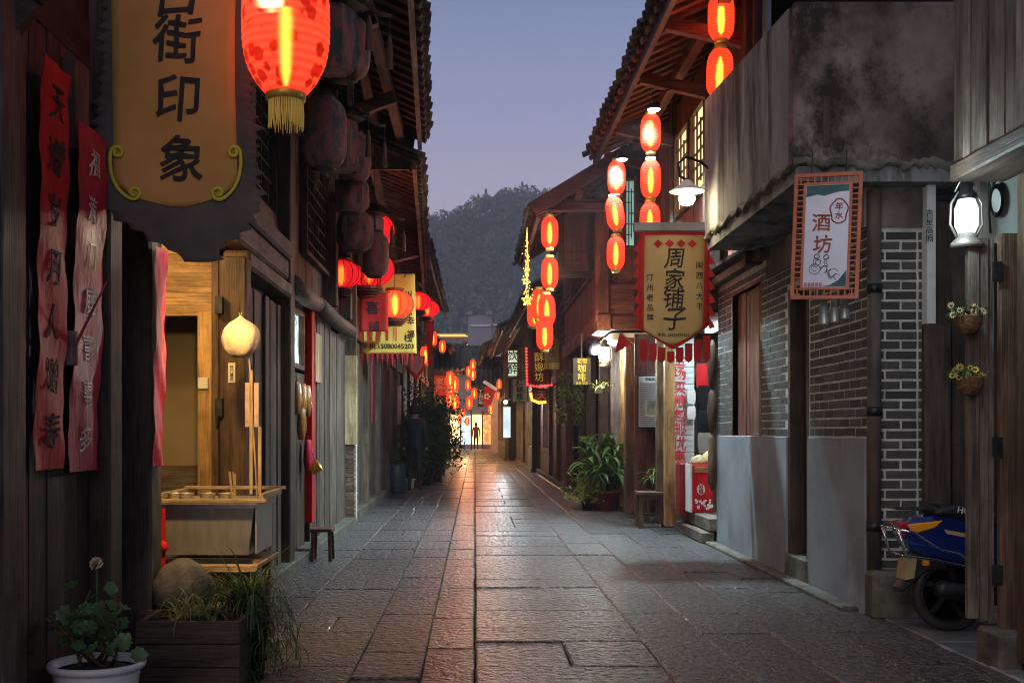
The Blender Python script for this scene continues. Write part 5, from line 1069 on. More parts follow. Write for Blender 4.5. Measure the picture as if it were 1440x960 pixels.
# hanging pot and hanging vine
c = at(843, 553, 17.0); t = thing('hanging_plant', 'bright spiky green plant in small hanging pot under the jettied house', 'plant', c); pot(t, c, .08, .09, M_white); rosette(t, c+Vector((0, 0, .08)), [blade_mesh('leaf', .24, .02, d, ML_y) for d in (1.4, 2.1)], 22, (-.1, 1.0)); G().tube([c, c+Vector((0, 0, .9))], .004, 4).out('wire', M_iron, t)
c = at(800, 525, 19); t = thing('hanging_plant', 'leafy vine curtain trailing down beside the cafe board', 'plant', c); pts = []
for k in range(16):
    x = R.uniform(783, 818); l = R.uniform(25, 85); vs_ = [at(x+3*math.sin(u*3+k), 525+l*u, 19+.1*math.sin(k)) for u in (0, .25, .5, .75, 1)]; G().tube(vs_, .006, 4).out('vine', ML_d, t)
    for q in range(int(l*.9)): u = R.random(); p = at(x+R.gauss(0, 2.2), 525+l*u, 19+R.gauss(0, .08)); pts.append(p)
clump(leafmat('vine_leaf', (.07, .1, .015), (.2, .22, .05)), pts, .09, 'foliage', t)
# shrubs in pots along the left side
for i, (px, py, Y, h, n, lab) in enumerate(((612, 662, 27, 1.45, 1900, 'tall dense shrub in a tub at the dark timber house'), (598, 668, 25.5, 1.6, 2200, 'tallest dark bushy shrub in a pot beside the grey plank house'), (583, 676, 24.3, .6, 600, 'low leafy pot plant beside the white flowerpot'), (618, 655, 31, 1.3, 900, 'shrub in a blue tub behind the tall potted shrubs'))):
    c = at(px, py, Y); c.z = 0; c.x = max(c.x, -1.45); t = thing('potted_shrub', lab, 'shrub', c, 'potted shrubs along the plank house'); pot(t, c, .2, .34, (M_terra, M_iron, M_terra, mat('blue_glaze', (.03, .09, .2), (.05, .13, .28), (3, 3, 3), .3, .05))[i])
    pts = []
    cl = [(R.gauss(0, .2), R.gauss(0, .25), .4+h*R.random(), R.uniform(.1, .24)) for _ in range(14)]
    for k in range(4): a = R.uniform(0, 6.28); G().tube([c+Vector((0, 0, .3)), c+Vector((.08*math.cos(a), .08*math.sin(a), .3+h*.5)), c+Vector((.18*math.cos(a), .18*math.sin(a), .3+h*.9))], [.02, .014, .006], 6).out('stem', W_BROWN['z'], t, True)
    for k in range(n): q = R.choice(cl); pts.append(c+Vector((q[0]+R.gauss(0, q[3]), q[1]+R.gauss(0, q[3]), q[2]+R.gauss(0, q[3]))))
    clump(ML_d, pts, .1, 'foliage', t)
c = at(577, 684, 24); c.z = 0; t = thing('potted_plant', 'small white flowerpot with a sprig beside the low leafy pot', 'plant', c); pot(t, c, .1, .2, M_white); clump(ML_d, [c+Vector((R.gauss(0, .08), R.gauss(0, .08), .28+abs(R.gauss(0, .12)))) for _ in range(120)], .08, 'foliage', t)
# geranium in white and blue pot
c = at(136, 925, 4.5); c.z = 0; t = thing('potted_plant', 'rose geranium with one pale flower in white and blue porcelain pot', 'plant', c)
M_porc = mat('white_porcelain', (.55, .56, .56), (.66, .67, .67), (3, 3, 3), .25, .02, stain=((.05, .12, .42), (.6, .64), (14, 14, 14)))
M_porcr = mat('white_porcelain_rim', (.58, .59, .58), (.68, .69, .68), (3, 3, 3), .25, .02)
G().lathe([(.11, 0), (.15, .1), (.165, .24), (.168, .262)], 36, c).out('pot', M_porc, t, True); G().lathe([(.166, .262), (.186, .266), (.19, .282), (.182, .294), (.166, .288), (.158, .26), (0, .255)], 36, c).out('rim', M_porcr, t, True); G().lathe([(.158, 0), (.1, .014), (0, .02)], 20, c+Vector((0, 0, .257))).out('soil', M_soil, t, True)
def lobed(r, n=7):
    vs = [(0, 0, -.004)]; k = n*4
    for i in range(k): a = 2*math.pi*i/k; rr = r*(1-.2*abs(math.sin(a*n/2))**2)*(.72 if i == 0 else 1); vs.append((rr*math.cos(a), rr*math.sin(a), .12*r*math.sin(a*n)+.1*r))
    return G().add(vs, [(0, i+1, (i+1) % k+1) for i in range(k)]).mesh('leaf', ML_ger, True, fixn=False)[0]
lob = [lobed(.036), lobed(.03, 5), lobed(.042)]
stems = []
for k in range(9):
    a = R.uniform(0, 6.28); top = c+Vector((R.gauss(0, .075), R.gauss(0, .06), .40+R.random()*.21)); base = c+Vector((R.gauss(0, .02), R.gauss(0, .02), .27)); mid = (base+top)/2+Vector((R.gauss(0, .03), R.gauss(0, .02), -.01)); G().tube([base, mid, top], [.009, .006, .003], 6).out('stem', W_BROWN['z'], t, True)
    for q in range(9): u = R.uniform(.45, 1.08); p = base.lerp(top, u)+Vector((R.gauss(0, .035), R.gauss(0, .04), R.gauss(0, .02))); o = link('leaf', R.choice(lob), None, t, p, (R.uniform(.2, 1.1), R.uniform(-.6, .6), R.uniform(0, 6.28)))
fp = c+Vector((0, 0, gz(793, 4.5))); G().tube([c+Vector((0, 0, .5)), fp-Vector((0, 0, .02))], .004, 5).out('flower_stem', ML_ger, t)
q = G()
for k in range(26): a = R.uniform(0, 6.28); b = R.uniform(-.3, 1.4); d = Vector((math.cos(a)*math.cos(b), math.sin(a)*math.cos(b), math.sin(b))); p = fp+d*.018; q.add([p-d*.012, p+d.orthogonal()*.016, p+d*.012, p-d.orthogonal()*.016], [(0, 1, 2, 3)])
q.out('flower', mat('pale_peach_petal', (.55, .36, .26), (.65, .48, .36), (20, 20, 20), .7, .1), t, True, fixn=False)
# planter box with spider plant, rock
bx0, bx1 = gx(192, 5.2), gx(338, 5.2); t = thing('planter_box', 'dark square wooden planter box beside the porcelain pot', 'planter', (bx0/2+bx1/2, 5.35, 0))
for k in range(3):
    z0, z1 = .02+.106*k, .02+.106*(k+1)-.004; box('board', W_DARK['x'], t, bx0, bx1, 5.18, 5.21, z0, z1, .003); box('board', W_DARK['x'], t, bx0, bx1, 5.52, 5.55, z0, z1, .003)
    for x in (bx0, bx1-.03): box('board', W_DARK['y'], t, x, x+.03, 5.212, 5.518, z0, z1, .003)
box('soil', M_soil, t, bx0+.031, bx1-.031, 5.215, 5.515, .05, .29)
for (px, py, Y, n, s, lab, zz) in ((270, 850, 5.36, 46, .85, 'spider plant with striped arching blades growing in the dark planter box', .29), (345, 812, 5.55, 120, 1.15, 'big spider plant clump draping to the ground beside the planter box', .0)):
    c = Vector((gx(px, Y), Y, zz)); t = thing('spider_plant', lab, 'plant', c, 'spider plants by the planter')
    if zz == 0: pot(t, c, .12, .3, M_iron)
    top = c+Vector((0, 0, .27 if zz == 0 else 0)); q = G(); MS = ML_s if zz else ML_d
    for k in range(n*2):
        L = R.uniform(.2, .4)*s; a = R.uniform(0, 6.28); el = R.uniform(.5, 1.45); dr = R.uniform(1.2, 3.4); w = R.uniform(.007, .013); p = top+Vector((R.gauss(0, .04), R.gauss(0, .04), R.uniform(0, .14 if zz == 0 else .02))); d = Vector((math.cos(a), math.sin(a), 0)); sd = Vector((-d.y, d.x, 0)); vs = []
        for i in range(7): ww = w*(1-(i/6)**2*.9); vs += [p-sd*ww/2, p+sd*ww/2]; p = p+(d*math.cos(el)+Vector((0, 0, 1))*math.sin(el))*L/6; el -= dr/6
        q.add(vs, [(2*i, 2*i+1, 2*i+3, 2*i+2) for i in range(6)])
    q.out('foliage', MS, t, True, fixn=False)
    if zz == 0:
        q = G()
        for k in range(330):
            L = R.uniform(.1, .24); a = R.uniform(0, 6.28); el = R.uniform(-.3, 1.3); w = R.uniform(.006, .011); p = c+Vector((R.gauss(.06, .1), R.gauss(0, .09), R.uniform(.02, .3))); d = Vector((math.cos(a), math.sin(a), 0)); sd = Vector((-d.y, d.x, 0)); vs = []
            for i in range(5): ww = w*(1-(i/4)**2*.9); vs += [p-sd*ww/2, p+sd*ww/2]; p = p+(d*math.cos(el)+Vector((0, 0, 1))*math.sin(el))*L/4; p.z = max(p.z, .01); el -= .5
            q.add(vs, [(2*i, 2*i+1, 2*i+3, 2*i+2) for i in range(4)])
        q.out('undergrowth', ML_d, t, True, fixn=False)
c = at(258, 835, 5.75); g = G().lathe([(.1, -.08), (.14, -.05), (.145, -.02), (.14, .03), (.125, .08), (.1, .12), (.075, .15), (.03, .18), (0, .185)], 30, c, wob=lambda a, z: 1+.13*math.sin(2*a+z*9)+.07*math.sin(5*a+z*22)+.04*math.sin(11*a-z*31)); tag(g.out('rock', M_curb, None, True), 'rough grey lump of stone between planter and snack cart', 'rock'); 
t = thing('rock_plinth', 'dark wooden block carrying the rough stone under the cart shelf', 'block', (c.x, c.y, 0)); box('body', W_DARK['x'], t, c.x-.17, c.x+.17, c.y-.13, c.y+.13, 0, c.z-.08, .01); box('cap', W_GREY['x'], t, c.x-.18, c.x+.18, c.y-.14, c.y+.14, c.z-.08, c.z-.06)

# ---------------------------------------------------------------- snack cart and cotton candy
Yc = 6.7; x0, x1 = gx(222, Yc), gx(372, Yc); t = thing('snack_cart', 'steel snack cart with pale wooden rails at the lit doorway', 'cart', ((x0+x1)/2, 7.0, 0))
zt = gz(690, Yc); zs = gz(790, Yc)
for (Y, z) in ((6.62, zt-.045), (7.3, zt)): box('rail', W_PALE['x'], t, x0, x1+.02, Y, Y+.05, z-.022, z, .004)
box('rail', W_PALE['y'], t, x1-.03, x1, 6.672, 7.298, zt-.05, zt-.012, .003); box('rail', W_PALE['y'], t, x0, x0+.03, 6.672, 7.298, zt-.05, zt-.012, .003)
box('counter_top', M_steel, t, x0+.02, x1-.035, 6.69, 7.29, zt-.1, zt-.06)
G().add([(x0+.02, 6.72, zs+.04), (x1-.1, 6.72, zs+.04), (x1-.06, 6.68, zt-.1), (x0+.02, 6.68, zt-.1), (x0+.02, 7.28, zs+.04), (x1-.1, 7.28, zs+.04), (x1-.06, 7.28, zt-.1), (x0+.02, 7.28, zt-.1)], [(0, 1, 2, 3), (7, 6, 5, 4), (0, 4, 5, 1), (1, 5, 6, 2), (2, 6, 7, 3), (3, 7, 4, 0)]).out('steel_tank', M_steel, t)
box('shelf', W_HONEY['x'], t, x0, x1-.02, 6.6, 7.3, zs-.03, zs+.0, .005); box('shelf_lip', M_black, t, x0+.05, x1-.06, 6.61, 6.65, zs+.002, zs+.03); box('shelf_edge', W_PALE['x'], t, x0, x1-.02, 6.575, 6.598, zs-.045, zs-.005, .003)
for x in (x0+.03, x1-.08):
    for Y in (6.66, 7.24): box('leg', W_BROWN['z'], t, x-.02, x+.02, Y-.02, Y+.02, .0, zs-.03)
for k, px in enumerate((246, 262, 292, 318)): q = at(px, 699, 6.85); G().lathe([(.04, -.05), (.045, -.04), (.045, .03), (.05, .035), (.044, .036), (.04, -.02), (0, -.025)], 16, (q.x, 6.85, zt-.055)).out('steel_cup', M_steel, t, True)
for (px, py0, py1) in ((353, 520, 692), (365, 600, 692)): box('upright', W_PALE['z'], t, gx(px-2.4, Yc), gx(px+2.4, Yc), 6.7, 6.72, zt-.02, gz(py0, Yc), .002)
box('price_card', mat('faded_pink_card', (.3, .2, .2), (.5, .36, .33), (14, 14, 14), .5, .05), t, gx(345, 6.74), gx(364, 6.74), 6.73, 6.736, gz(600, 6.74), gz(538, 6.74)); box('end_panel', M_steel, t, x1-.055, x1-.045, 6.7, 7.2, zs+.05, zt-.1)
q = at(229, 768, 6.56); G().lathe([(.0, -.012), (.03, -.008), (.034, 0), (.03, .008), (0, .012)], 16).rot(Matrix.Translation((q.x, 6.56, q.z)) @ Matrix.Rotation(rad(90), 4, 'X')).out('red_rosette', M_redpaper, t, True); box('ribbon', M_redpaper, t, q.x-.008, q.x+.012, 6.57, 6.575, q.z-.12, q.z+.22)
t = thing('skewer_bundle', 'bundle of bamboo skewers standing in the cart counter', 'skewers', at(329, 690, 6.75))
for k in range(9): a = R.uniform(-.014, .014); q = at(329, 690, 6.75); G().tube([(q.x+a, 6.75+R.uniform(-.012, .012), zt-.07), (q.x+a*1.5-.012, 6.75+a, zt+.1+R.uniform(-.01, .02))], .003, 5).out('skewer', W_PALE['z'], t)
c = at(338, 475, 6.72); t = thing('cotton_candy', 'round pale cotton candy on a stick above the snack cart', 'candy', (c.x+.09, 6.72, zt-.05))
cp_ = [(0, -.118), (.03, -.116), (.055, -.108), (.075, -.093), (.092, -.072), (.104, -.046), (.111, -.018), (.112, .01), (.107, .036), (.096, .058), (.08, .077), (.062, .092), (.043, .103), (.026, .112), (.012, .124), (0, .135)]; g = G().lathe(cp_, 44, c, wob=lambda a, z: 1+.05*math.sin(3*a+z*14)+.03*math.sin(7*a-z*20)+.012*math.sin(17*a+z*60)); M_candy = mat('spun_sugar', (.62, .5, .38), (.74, .62, .5), (14, 14, 14), .85, .5, rand=0, dist=.03)
g.out('sugar_ball', M_candy, t, True); G().tube([c+Vector((.05, 0, -.09)), (c.x+.1, 6.72, zt-.055)], .005, 6).out('stick', W_PALE['z'], t); G().tube([c+Vector((0, 0, .12)), c+Vector((-.008, 0, .15)), c+Vector((.008, 0, .15)), c+Vector((.002, 0, .12))], .0022, 4).out('tip', W_PALE['z'], t)

# ---------------------------------------------------------------- couplets and incense on the near wall
def couplet(y0, y1, z0, z1, m, s, tm, lab, X=-1.655, lean=.03, h=.17):
    t = thing('couplet', lab, 'couplet', (X, (y0+y1)/2, z0), 'red paper couplets on the near house'); vs = []; fs = []; nr, nc = 30, 6
    f = lambda y, z: X+lean*(z-z0)/(z1-z0)+.006*math.sin(z*11+y*17)+.004*math.sin(z*29+y*40)
    for lay in (0, .002):
        for i in range(nr+1):
            for j in range(nc+1): z = z0+(z1-z0)*i/nr; y = y0+(y1-y0)*j/nc+.006*math.sin(z*5); vs.append((f(y, z)-lay, y, z))
    mm = (nr+1)*(nc+1)
    for i in range(nr):
        for j in range(nc): a = i*(nc+1)+j; fs += [(a, a+1, a+nc+2, a+nc+1), (mm+a+nc+1, mm+a+nc+2, mm+a+1, mm+a)]
    G().add(vs, fs).out('paper', m, t, True, fixn=False)
    n = len(s)
    for k, chh in enumerate(s):
        z = z1-(z1-z0)*(k+.75)/(n+.4); y = (y0+y1)/2; text(chh, h, tm, t, (f(y, z)+.004, y, z), (rad(90), 0, rad(90)), bold=.006, disp=lambda u, v, y=y, z=z: f(y+u, z+v)-f(y, z)+.001)
    return t
couplet(4.28, 4.57, gz(660, 4.4), gz(88, 4.4), M_redpaper, '天增岁月人增寿', M_ink, 'wide bright red couplet with black brush characters on the near post', h=.15); couplet(4.63, 4.98, gz(662, 4.8), gz(185, 4.8), M_pinkpaper, '福满门庭喜事多', mat('silver_print', (.5, .4, .3), (.7, .6, .5), (20, 20, 20), .4, 0), 'crimson couplet with pale print behind the incense can', h=.12, lean=.05)
couplet(5.6, 5.78, gz(655, 5.7), gz(350, 5.7), M_pinkpaper, '', M_ink, 'narrow curled crimson strip beside the lit doorway', X=-1.585, lean=.02)
c = at(97, 490, 4.66); t = thing('incense_can', 'rusty tin can with incense sticks tied to the crimson couplet', 'can', c); G().lathe([(.034, -.07), (.036, -.066), (.036, .066), (.037, .07), (.033, .07), (.032, -.05), (0, -.055)], 16, c).out('tin', mat('rusty_label', (.12, .05, .06), (.32, .26, .24), (12, 12, 8), .5, .2), t, True)
for k in range(3): G().tube([c+Vector((.005*k, 0, -.03)), at(150-4*k, 396+9*k, 4.6)], .0035, 5).out('incense_stick', mat('pink_stick%d' % k, (.3, .06, .06), (.4, .1, .1), (9, 9, 9), .7, 0), t)

# ---------------------------------------------------------------- goods
t = thing('gift_box', 'red gift carton with white seal emblem on the shop sill', 'box', (2.6, 13.05, .27)); box('carton', M_redpaper, t, gx(973, 13), 2.72, 12.98, 13.3, .275, gz(654, 13), .004); box('white_edge', M_white, t, gx(970.4, 13), gx(972.8, 13), 12.972, 13.3, .275, gz(652, 13)); box('gold_label', M_cream, t, gx(977, 12.97), gx(995, 12.97), 12.972, 12.978, gz(664, 12.97), gz(656, 12.97)); txt('田田圈', 986, 660, 12.968, 5, M_redcloth, t, -.002, bold=.01)
q = at(986, 688, 12.97); G().lathe([(.0, -.002), (.058, -.002), (.058, .002), (0, .002)], 14).rot(Matrix.Translation((q.x, 12.975, q.z)) @ Matrix.Rotation(rad(90), 4, 'X') @ Matrix.Diagonal((.8, 1.1, 1, 1))).out('emblem', M_white, t); txt('好\n糕', 986, 688, 12.968, 6, M_redcloth, t, -.003, bold=.02)
q = G()
for k in range(22):
    p = at(977+R.random()*24, 716-R.random()*14, 12.97); g_ = G().lathe([(0, -.001), (R.uniform(.01, .022), -.001), (.006, .001), (0, .001)], 6).rot(Matrix.Translation((p.x, 12.975, max(p.z, .3))) @ Matrix.Rotation(rad(90), 4, 'X')); q.add(g_.v, g_.f)
q.out('blossom_print', M_white, t, fixn=False)
tag(box('gift_box', mat('dark_red_card', (.2, .012, .02), (.3, .02, .03), (4, 4, 4), .4, .05), None, gx(956, 13.3), gx(967, 13.3), 13.3, 13.6, .205, gz(652, 13.3), .004), 'dark red carton standing behind the red gift carton', 'box')
for i, (px, py, w, h, m) in enumerate(((984, 641, .2, .12, W_PALE['x']), (996, 636, .16, .16, M_cream))):
    c = at(px, py, 13.12); z0 = gz(654, 13)+.003; tag(G().lathe([(w*.5, 0), (w*.52, h*.3), (w*.4, h*.7), (w*.1, h*.95), (0, h)], 12, (c.x, 13.14, z0), wob=lambda a, z: 1+.1*math.sin(3*a+5*z)).out('snack_bag', m, None, True), ('pale brown bag of dried snacks lying on the red gift carton', 'cream paper bag slumped on the end of the red gift carton')[i], 'bag', 'bags on the gift carton')
for i, (px, py, w, h, m, lab) in enumerate(((972, 558, .1, .17, M_white, 'white square packet hanging on the dark shop shelf'), (988, 528, .16, .3, M_redpaper, 'red printed packet hanging highest on the dark shop shelf'), (990, 560, .17, .32, M_glassd, 'black glossy packet below the red printed packet'), (991, 592, .17, .3, M_glassd, 'black glossy packet above the silver packet'), (972, 580, .1, .16, M_coolglow if False else M_white, 'pale packet under the white square packet'), (991, 622, .17, .26, M_steel, 'silver foil packet above the paper bags'))):
    c = at(px, py, 13.95 if px > 980 else 13.8); o = G().lathe([(0, -h/2), (w*.6, -h/2), (w*.72, -h*.2), (w*.72, h*.25), (w*.6, h/2), (0, h/2)], 4, (0, 0, 0)).rot(Matrix.Translation(c) @ Matrix.Diagonal((1, .3, 1, 1)) @ Matrix.Rotation(rad(45), 4, 'Z')).out('hanging_packet', m, None); tag(o, lab, 'packet', 'packets hanging in the snack shop')
# woven rope of gourds at the corner of the brick house
t = thing('woven_strand', 'long dark strand of three woven slippers hanging at brick wall end', 'strand', (2.52, 12.02, gz(690, 12.1)))
for k, (a, b) in enumerate(((478, 550), (545, 612), (605, 690))):
    z0, z1 = gz(b, 12.05), gz(a, 12.05); h = z1-z0; g = G().lathe([(.012, 0), (.045, h*.15), (.055, h*.5), (.04, h*.85), (.012, h)], 14, (2.51, 12.03, z0), wob=lambda an, z: 1+.12*math.sin(z*150)); g.out('slipper', W_BROWN['z'], t, True)
# snack bags and items at the left shop
M_amber = mat('amber_cellophane', (.3, .1, .02), (.5, .22, .06), (12, 12, 12), .2, .3, coat=.5)
for i, (Y, py, m, lab) in enumerate(((10.25, 560, M_amber, 'amber bag of candied snacks hanging left of two others'), (10.55, 562, M_amber, 'amber bag of candied snacks hanging between two others'), (10.85, 564, M_amber, 'amber bag of candied snacks nearest the red jamb'), (10.5, 596, M_amber, 'lower amber snack bag under the three hanging bags'), (10.9, 640, M_pinkpaper, 'crumpled pink bag hanging below the amber snack bags'))):
    z = gz(py, Y); o = G().lathe([(.0, -.15), (.07, -.14), (.1, -.05), (.095, .06), (.075, .12), (.07, .15), (0, .15)], 12, (0, 0, 0), wob=lambda a, z: 1+.09*math.sin(4*a+8*z)+.06*math.sin(9*a-40*z)).rot(Matrix.Translation((-1.6, Y, z)) @ Matrix.Diagonal((.4, 1, 1, 1))).out('snack_bag', m, None, True); tag(o, lab, 'bag', 'snack bags hanging on the plank wall')
c = at(442, 657, 10.9); t = thing('tin_cup', 'small brass tin hanging tilted under the snack bags', 'tin', Vector((-1.55, 10.9, c.z))); g = G().lathe([(.05, -.05), (.055, -.045), (.055, .045), (.058, .05), (.05, .05), (.048, -.03), (0, -.035)], 16).rot(Matrix.Translation((-1.53, 10.9, c.z)) @ Matrix.Rotation(rad(60), 4, 'Y')); g.out('cup', M_gold, t, True); G().tube([(-1.53, 10.9, c.z+.05), (-1.6, 10.9, c.z+.25)], .003, 4).out('hook', M_iron, t)
c = Vector((-1.42, 10.6, 0)); t = thing('small_stool', 'little dark red stool against the plank wall base', 'stool', c); box('seat', W_RED['x'], t, c.x-.1, c.x+.1, c.y-.13, c.y+.13, .27, .3, .005)
for sx in (-1, 1):
    for sy in (-1, 1): G().bar((c.x+sx*.085, c.y+sy*.11, 0), (c.x+sx*.075, c.y+sy*.1, .27), .028, .028).out('leg', W_RED['z'], t)
c = at(560, 690, 22.9); t = thing('water_barrel', 'blue plastic barrel standing by the grey plank house', 'barrel', Vector((-1.52, 21.9, 0))); G().lathe([(.15, 0), (.17, .05), (.175, .2), (.165, .24), (.175, .28), (.17, .52), (.14, .58)], 20, (-1.52, 21.9, 0)).out('body', mat('blue_plastic', (.025, .045, .09), (.04, .065, .12), (3, 3, 3), .4, .05), t, True); G().lathe([(.145, .58), (.145, .6), (.03, .61), (.03, .64), (0, .64)], 20, (-1.52, 21.9, 0)).out('lid', M_black, t, True)
t = thing('floral_panel', 'pale flower printed panel on the plank house front', 'panel', (-1.6, 24.6, 1.3)); box('board', mat('flower_print', (.4, .38, .36), (.45, .2, .22), (5, 5, 5), .6, .05, pos=(.5, .62)), t, -1.66, -1.63, 24.0, 25.2, 1.35, 2.15); box('frame', W_DARK['y'], t, -1.67, -1.62, 23.95, 25.25, 2.15, 2.2)
for (Y, z0, z1, lab) in ((18.6, 1.35, 2.5, 'long red paper strip on the grey plank doors'), (21.5, 1.6, 2.5, 'shorter red paper strip further along the plank doors')): tag(box('paper_strip', M_redpaper, None, -1.715, -1.7, Y, Y+.3, z0, z1), lab, 'strip', 'red strips on the plank doors')

# ---------------------------------------------------------------- flower baskets on the door leaf
M_wick = mat('wicker', (.1, .055, .025), (.24, .14, .07), (40, 40, 60), .7, .8); M_pet = mat('cream_petal', (.5, .42, .2), (.66, .58, .36), (9, 9, 9), .7, .1); M_pety = mat('yellow_petal', (.45, .36, .08), (.6, .5, .14), (9, 9, 9), .7, .1); M_eye = mat('flower_eye', (.1, .05, .02), (.2, .1, .03), (20, 20, 20), .8, .2)
for i, (px, py, lab, mp_) in enumerate(((1362, 452, 'upper wicker wall basket with cream daisies on grey door leaf', M_pet), (1364, 538, 'lower wicker wall basket with yellow daisies on grey door leaf', M_pety))):
    Y = 5.86; c = at(px, py, Y); t = thing('flower_basket', lab, 'basket', c, 'flower baskets on the door leaf')
    G().lathe([(.01, -.07), (.04, -.06), (.062, -.02), (.07, .02), (.072, .03), (.06, .03), (.05, 0), (0, -.02)], 20, c, wob=lambda a, z: 1+.03*math.sin(a*20+z*200)).out('basket', M_wick, t, True)
    G().tube([c+Vector((.045, .04, .02)), c+Vector((.06, .045, .07)), c+Vector((.05, .05, .1)), c+Vector((.0, .05, .07))], .006, 6).out('handle', M_wick, t, True)
    clump(ML_d, [c+Vector((R.gauss(-.03, .04), R.gauss(-.01, .03), .045+R.gauss(0, .018))) for _ in range(90)], .035, 'foliage', t)
    for k in range(9):
        p = c+Vector((-.1+.145*(k % 5)/4+R.uniform(-.01, .01), -.03-R.uniform(0, .03), .035+.03*(k // 5)+R.uniform(-.012, .015))); M_ = Matrix.Translation(p) @ Euler((rad(90)+R.uniform(-.6, .5), 0, R.uniform(-.9, .5))).to_matrix().to_4x4(); g = G(); r_ = R.uniform(.017, .026)
        for q in range(10): a = 2*math.pi*q/10; u, v = Vector((math.cos(a), math.sin(a), 0)), Vector((-math.sin(a), math.cos(a), 0)); g.add([u*.004, u*r_*.6+v*r_*.2+Vector((0, 0, .003)), u*r_, u*r_*.6-v*r_*.2+Vector((0, 0, .003))], [(0, 1, 2, 3)])
        g.rot(M_); fo = g.out('flower', mp_, t, fixn=False); G().lathe([(.007, 0), (.006, .004), (0, .006)], 8).rot(M_).out('eye', M_eye, fo, True)

# ---------------------------------------------------------------- scooter
Ys = 6.85
t = thing('scooter', 'blue underbone motor scooter with chrome rail parked behind the door leaf', 'scooter', (2.83, Ys, 0))
def spx(pl): return [(gx(x, Ys), gz(y, Ys)) for x, y in pl]
def sp(name, pl, w, m, bev=.012, y0=0):
    return G().prism(spx(pl), 'y', Ys+y0-w, Ys+y0+w).out(name, m, t, bevel=bev)
M_blue = mat('blue_gloss_paint', (.005, .018, .11), (.008, .026, .15), (2, 2, 2), .18, 0, spec=.5, rand=0, coat=.8); M_amberl = mat('amber_lens', (.6, .22, .01), (.75, .32, .02), (3, 3, 3), .1, 0, spec=.6, coat=.6, emit=(1, .3, 0), es=.03); M_redl = mat('red_lens', (.3, .008, .008), (.42, .015, .012), (3, 3, 3), .1, 0, spec=.6, coat=.6); M_ygreen = mat('green_decal', (.2, .45, .06), (.25, .5, .1), (3, 3, 3), .3, 0)
rf_ = sp('rear_fairing', [(1262, 736), (1285, 727), (1320, 721), (1400, 730), (1440, 748), (1440, 790), (1400, 792), (1360, 783), (1315, 775), (1278, 768), (1262, 755)], .095, M_blue, .025)
sp('lower_panel', [(1268, 757), (1330, 770), (1420, 782), (1420, 800), (1340, 790), (1290, 778), (1270, 768)], .105, M_blue, .015)
sp('indicator', [(1268, 735), (1318, 729), (1306, 740), (1282, 747), (1272, 745)], .102, M_amberl, .008); sp('tail_lamp', [(1257, 734), (1270, 731), (1276, 748), (1280, 758), (1264, 753)], .085, M_redl, .008)
q = G().prism(spx([(1318, 742), (1362, 750), (1364, 756), (1322, 748)]), 'y', Ys-.0975, Ys-.096); q.out('decal', M_cream, rf_); G().prism(spx([(1354, 766), (1366, 757), (1372, 772), (1364, 776)]), 'y', Ys-.0975, Ys-.096).out('decal', M_ygreen, rf_)
sp('seat', [(1302, 722), (1312, 712), (1335, 709), (1372, 717), (1430, 726), (1490, 724), (1500, 740), (1430, 748), (1360, 732), (1325, 724)], .115, M_black, .02)
text('HONDA', .052, M_white, t, (gx(1357, Ys), Ys-.117, gz(718, Ys)), (rad(90), rad(9), 0), bold=.015)
rk = G()
for dy in (-.07, -.025, .025, .07): rk.tube([(gx(1256, Ys), Ys+dy, gz(714, Ys)), (gx(1300, Ys), Ys+dy, gz(715, Ys)), (gx(1330, Ys), Ys+dy, gz(722, Ys))], .007, 6)
for px in (1257, 1275, 1293): rk.tube([(gx(px, Ys), Ys-.08, gz(714, Ys)), (gx(px, Ys), Ys+.08, gz(714, Ys))], .007, 6)
rk.tube([(gx(1298, Ys), Ys-.06, gz(705, Ys)), (gx(1310, Ys), Ys-.06, gz(708, Ys)), (gx(1325, Ys), Ys-.06, gz(716, Ys))], .009, 6); rk.out('rear_rack', M_black, t, True)
for sd in (-1, 1):
    y = Ys+sd*.135; r_ = G().tube([(gx(x, Ys), y, gz(z, Ys)) for x, z in ((1251, 741), (1272, 745), (1290, 757), (1310, 770), (1335, 775), (1348, 783), (1350, 797))], .0075, 8); r_.tube([(gx(x, Ys), y, gz(z, Ys)) for x, z in ((1251, 741), (1257, 760), (1262, 778), (1300, 783), (1365, 797), (1440, 800))], .009, 8); r_.out('guard_rail', M_chrome, t, True)
r_ = G()
for (px, py) in ((1251, 741), (1262, 778)): r_.tube([(gx(px, Ys), Ys-.135, gz(py, Ys)), (gx(px, Ys), Ys+.135, gz(py, Ys))], .0075, 8)
r_.out('guard_rail', M_chrome, t, True)
sp('mudguard', [(1282, 775), (1320, 778), (1330, 800), (1300, 800), (1275, 822), (1262, 832), (1258, 826), (1272, 806)], .055, M_black, .01)
pl_ = G().prism(spx([(1270, 786), (1283, 782), (1279, 810), (1266, 813)]), 'y', Ys-.075, Ys+.075).out('number_plate', mat('yellow_plate', (.35, .27, .12), (.45, .36, .18), (4, 4, 4), .5, .05), t); sp('reflector', [(1291, 785), (1299, 784), (1299, 792), (1291, 793)], .09, M_amberl, .004)
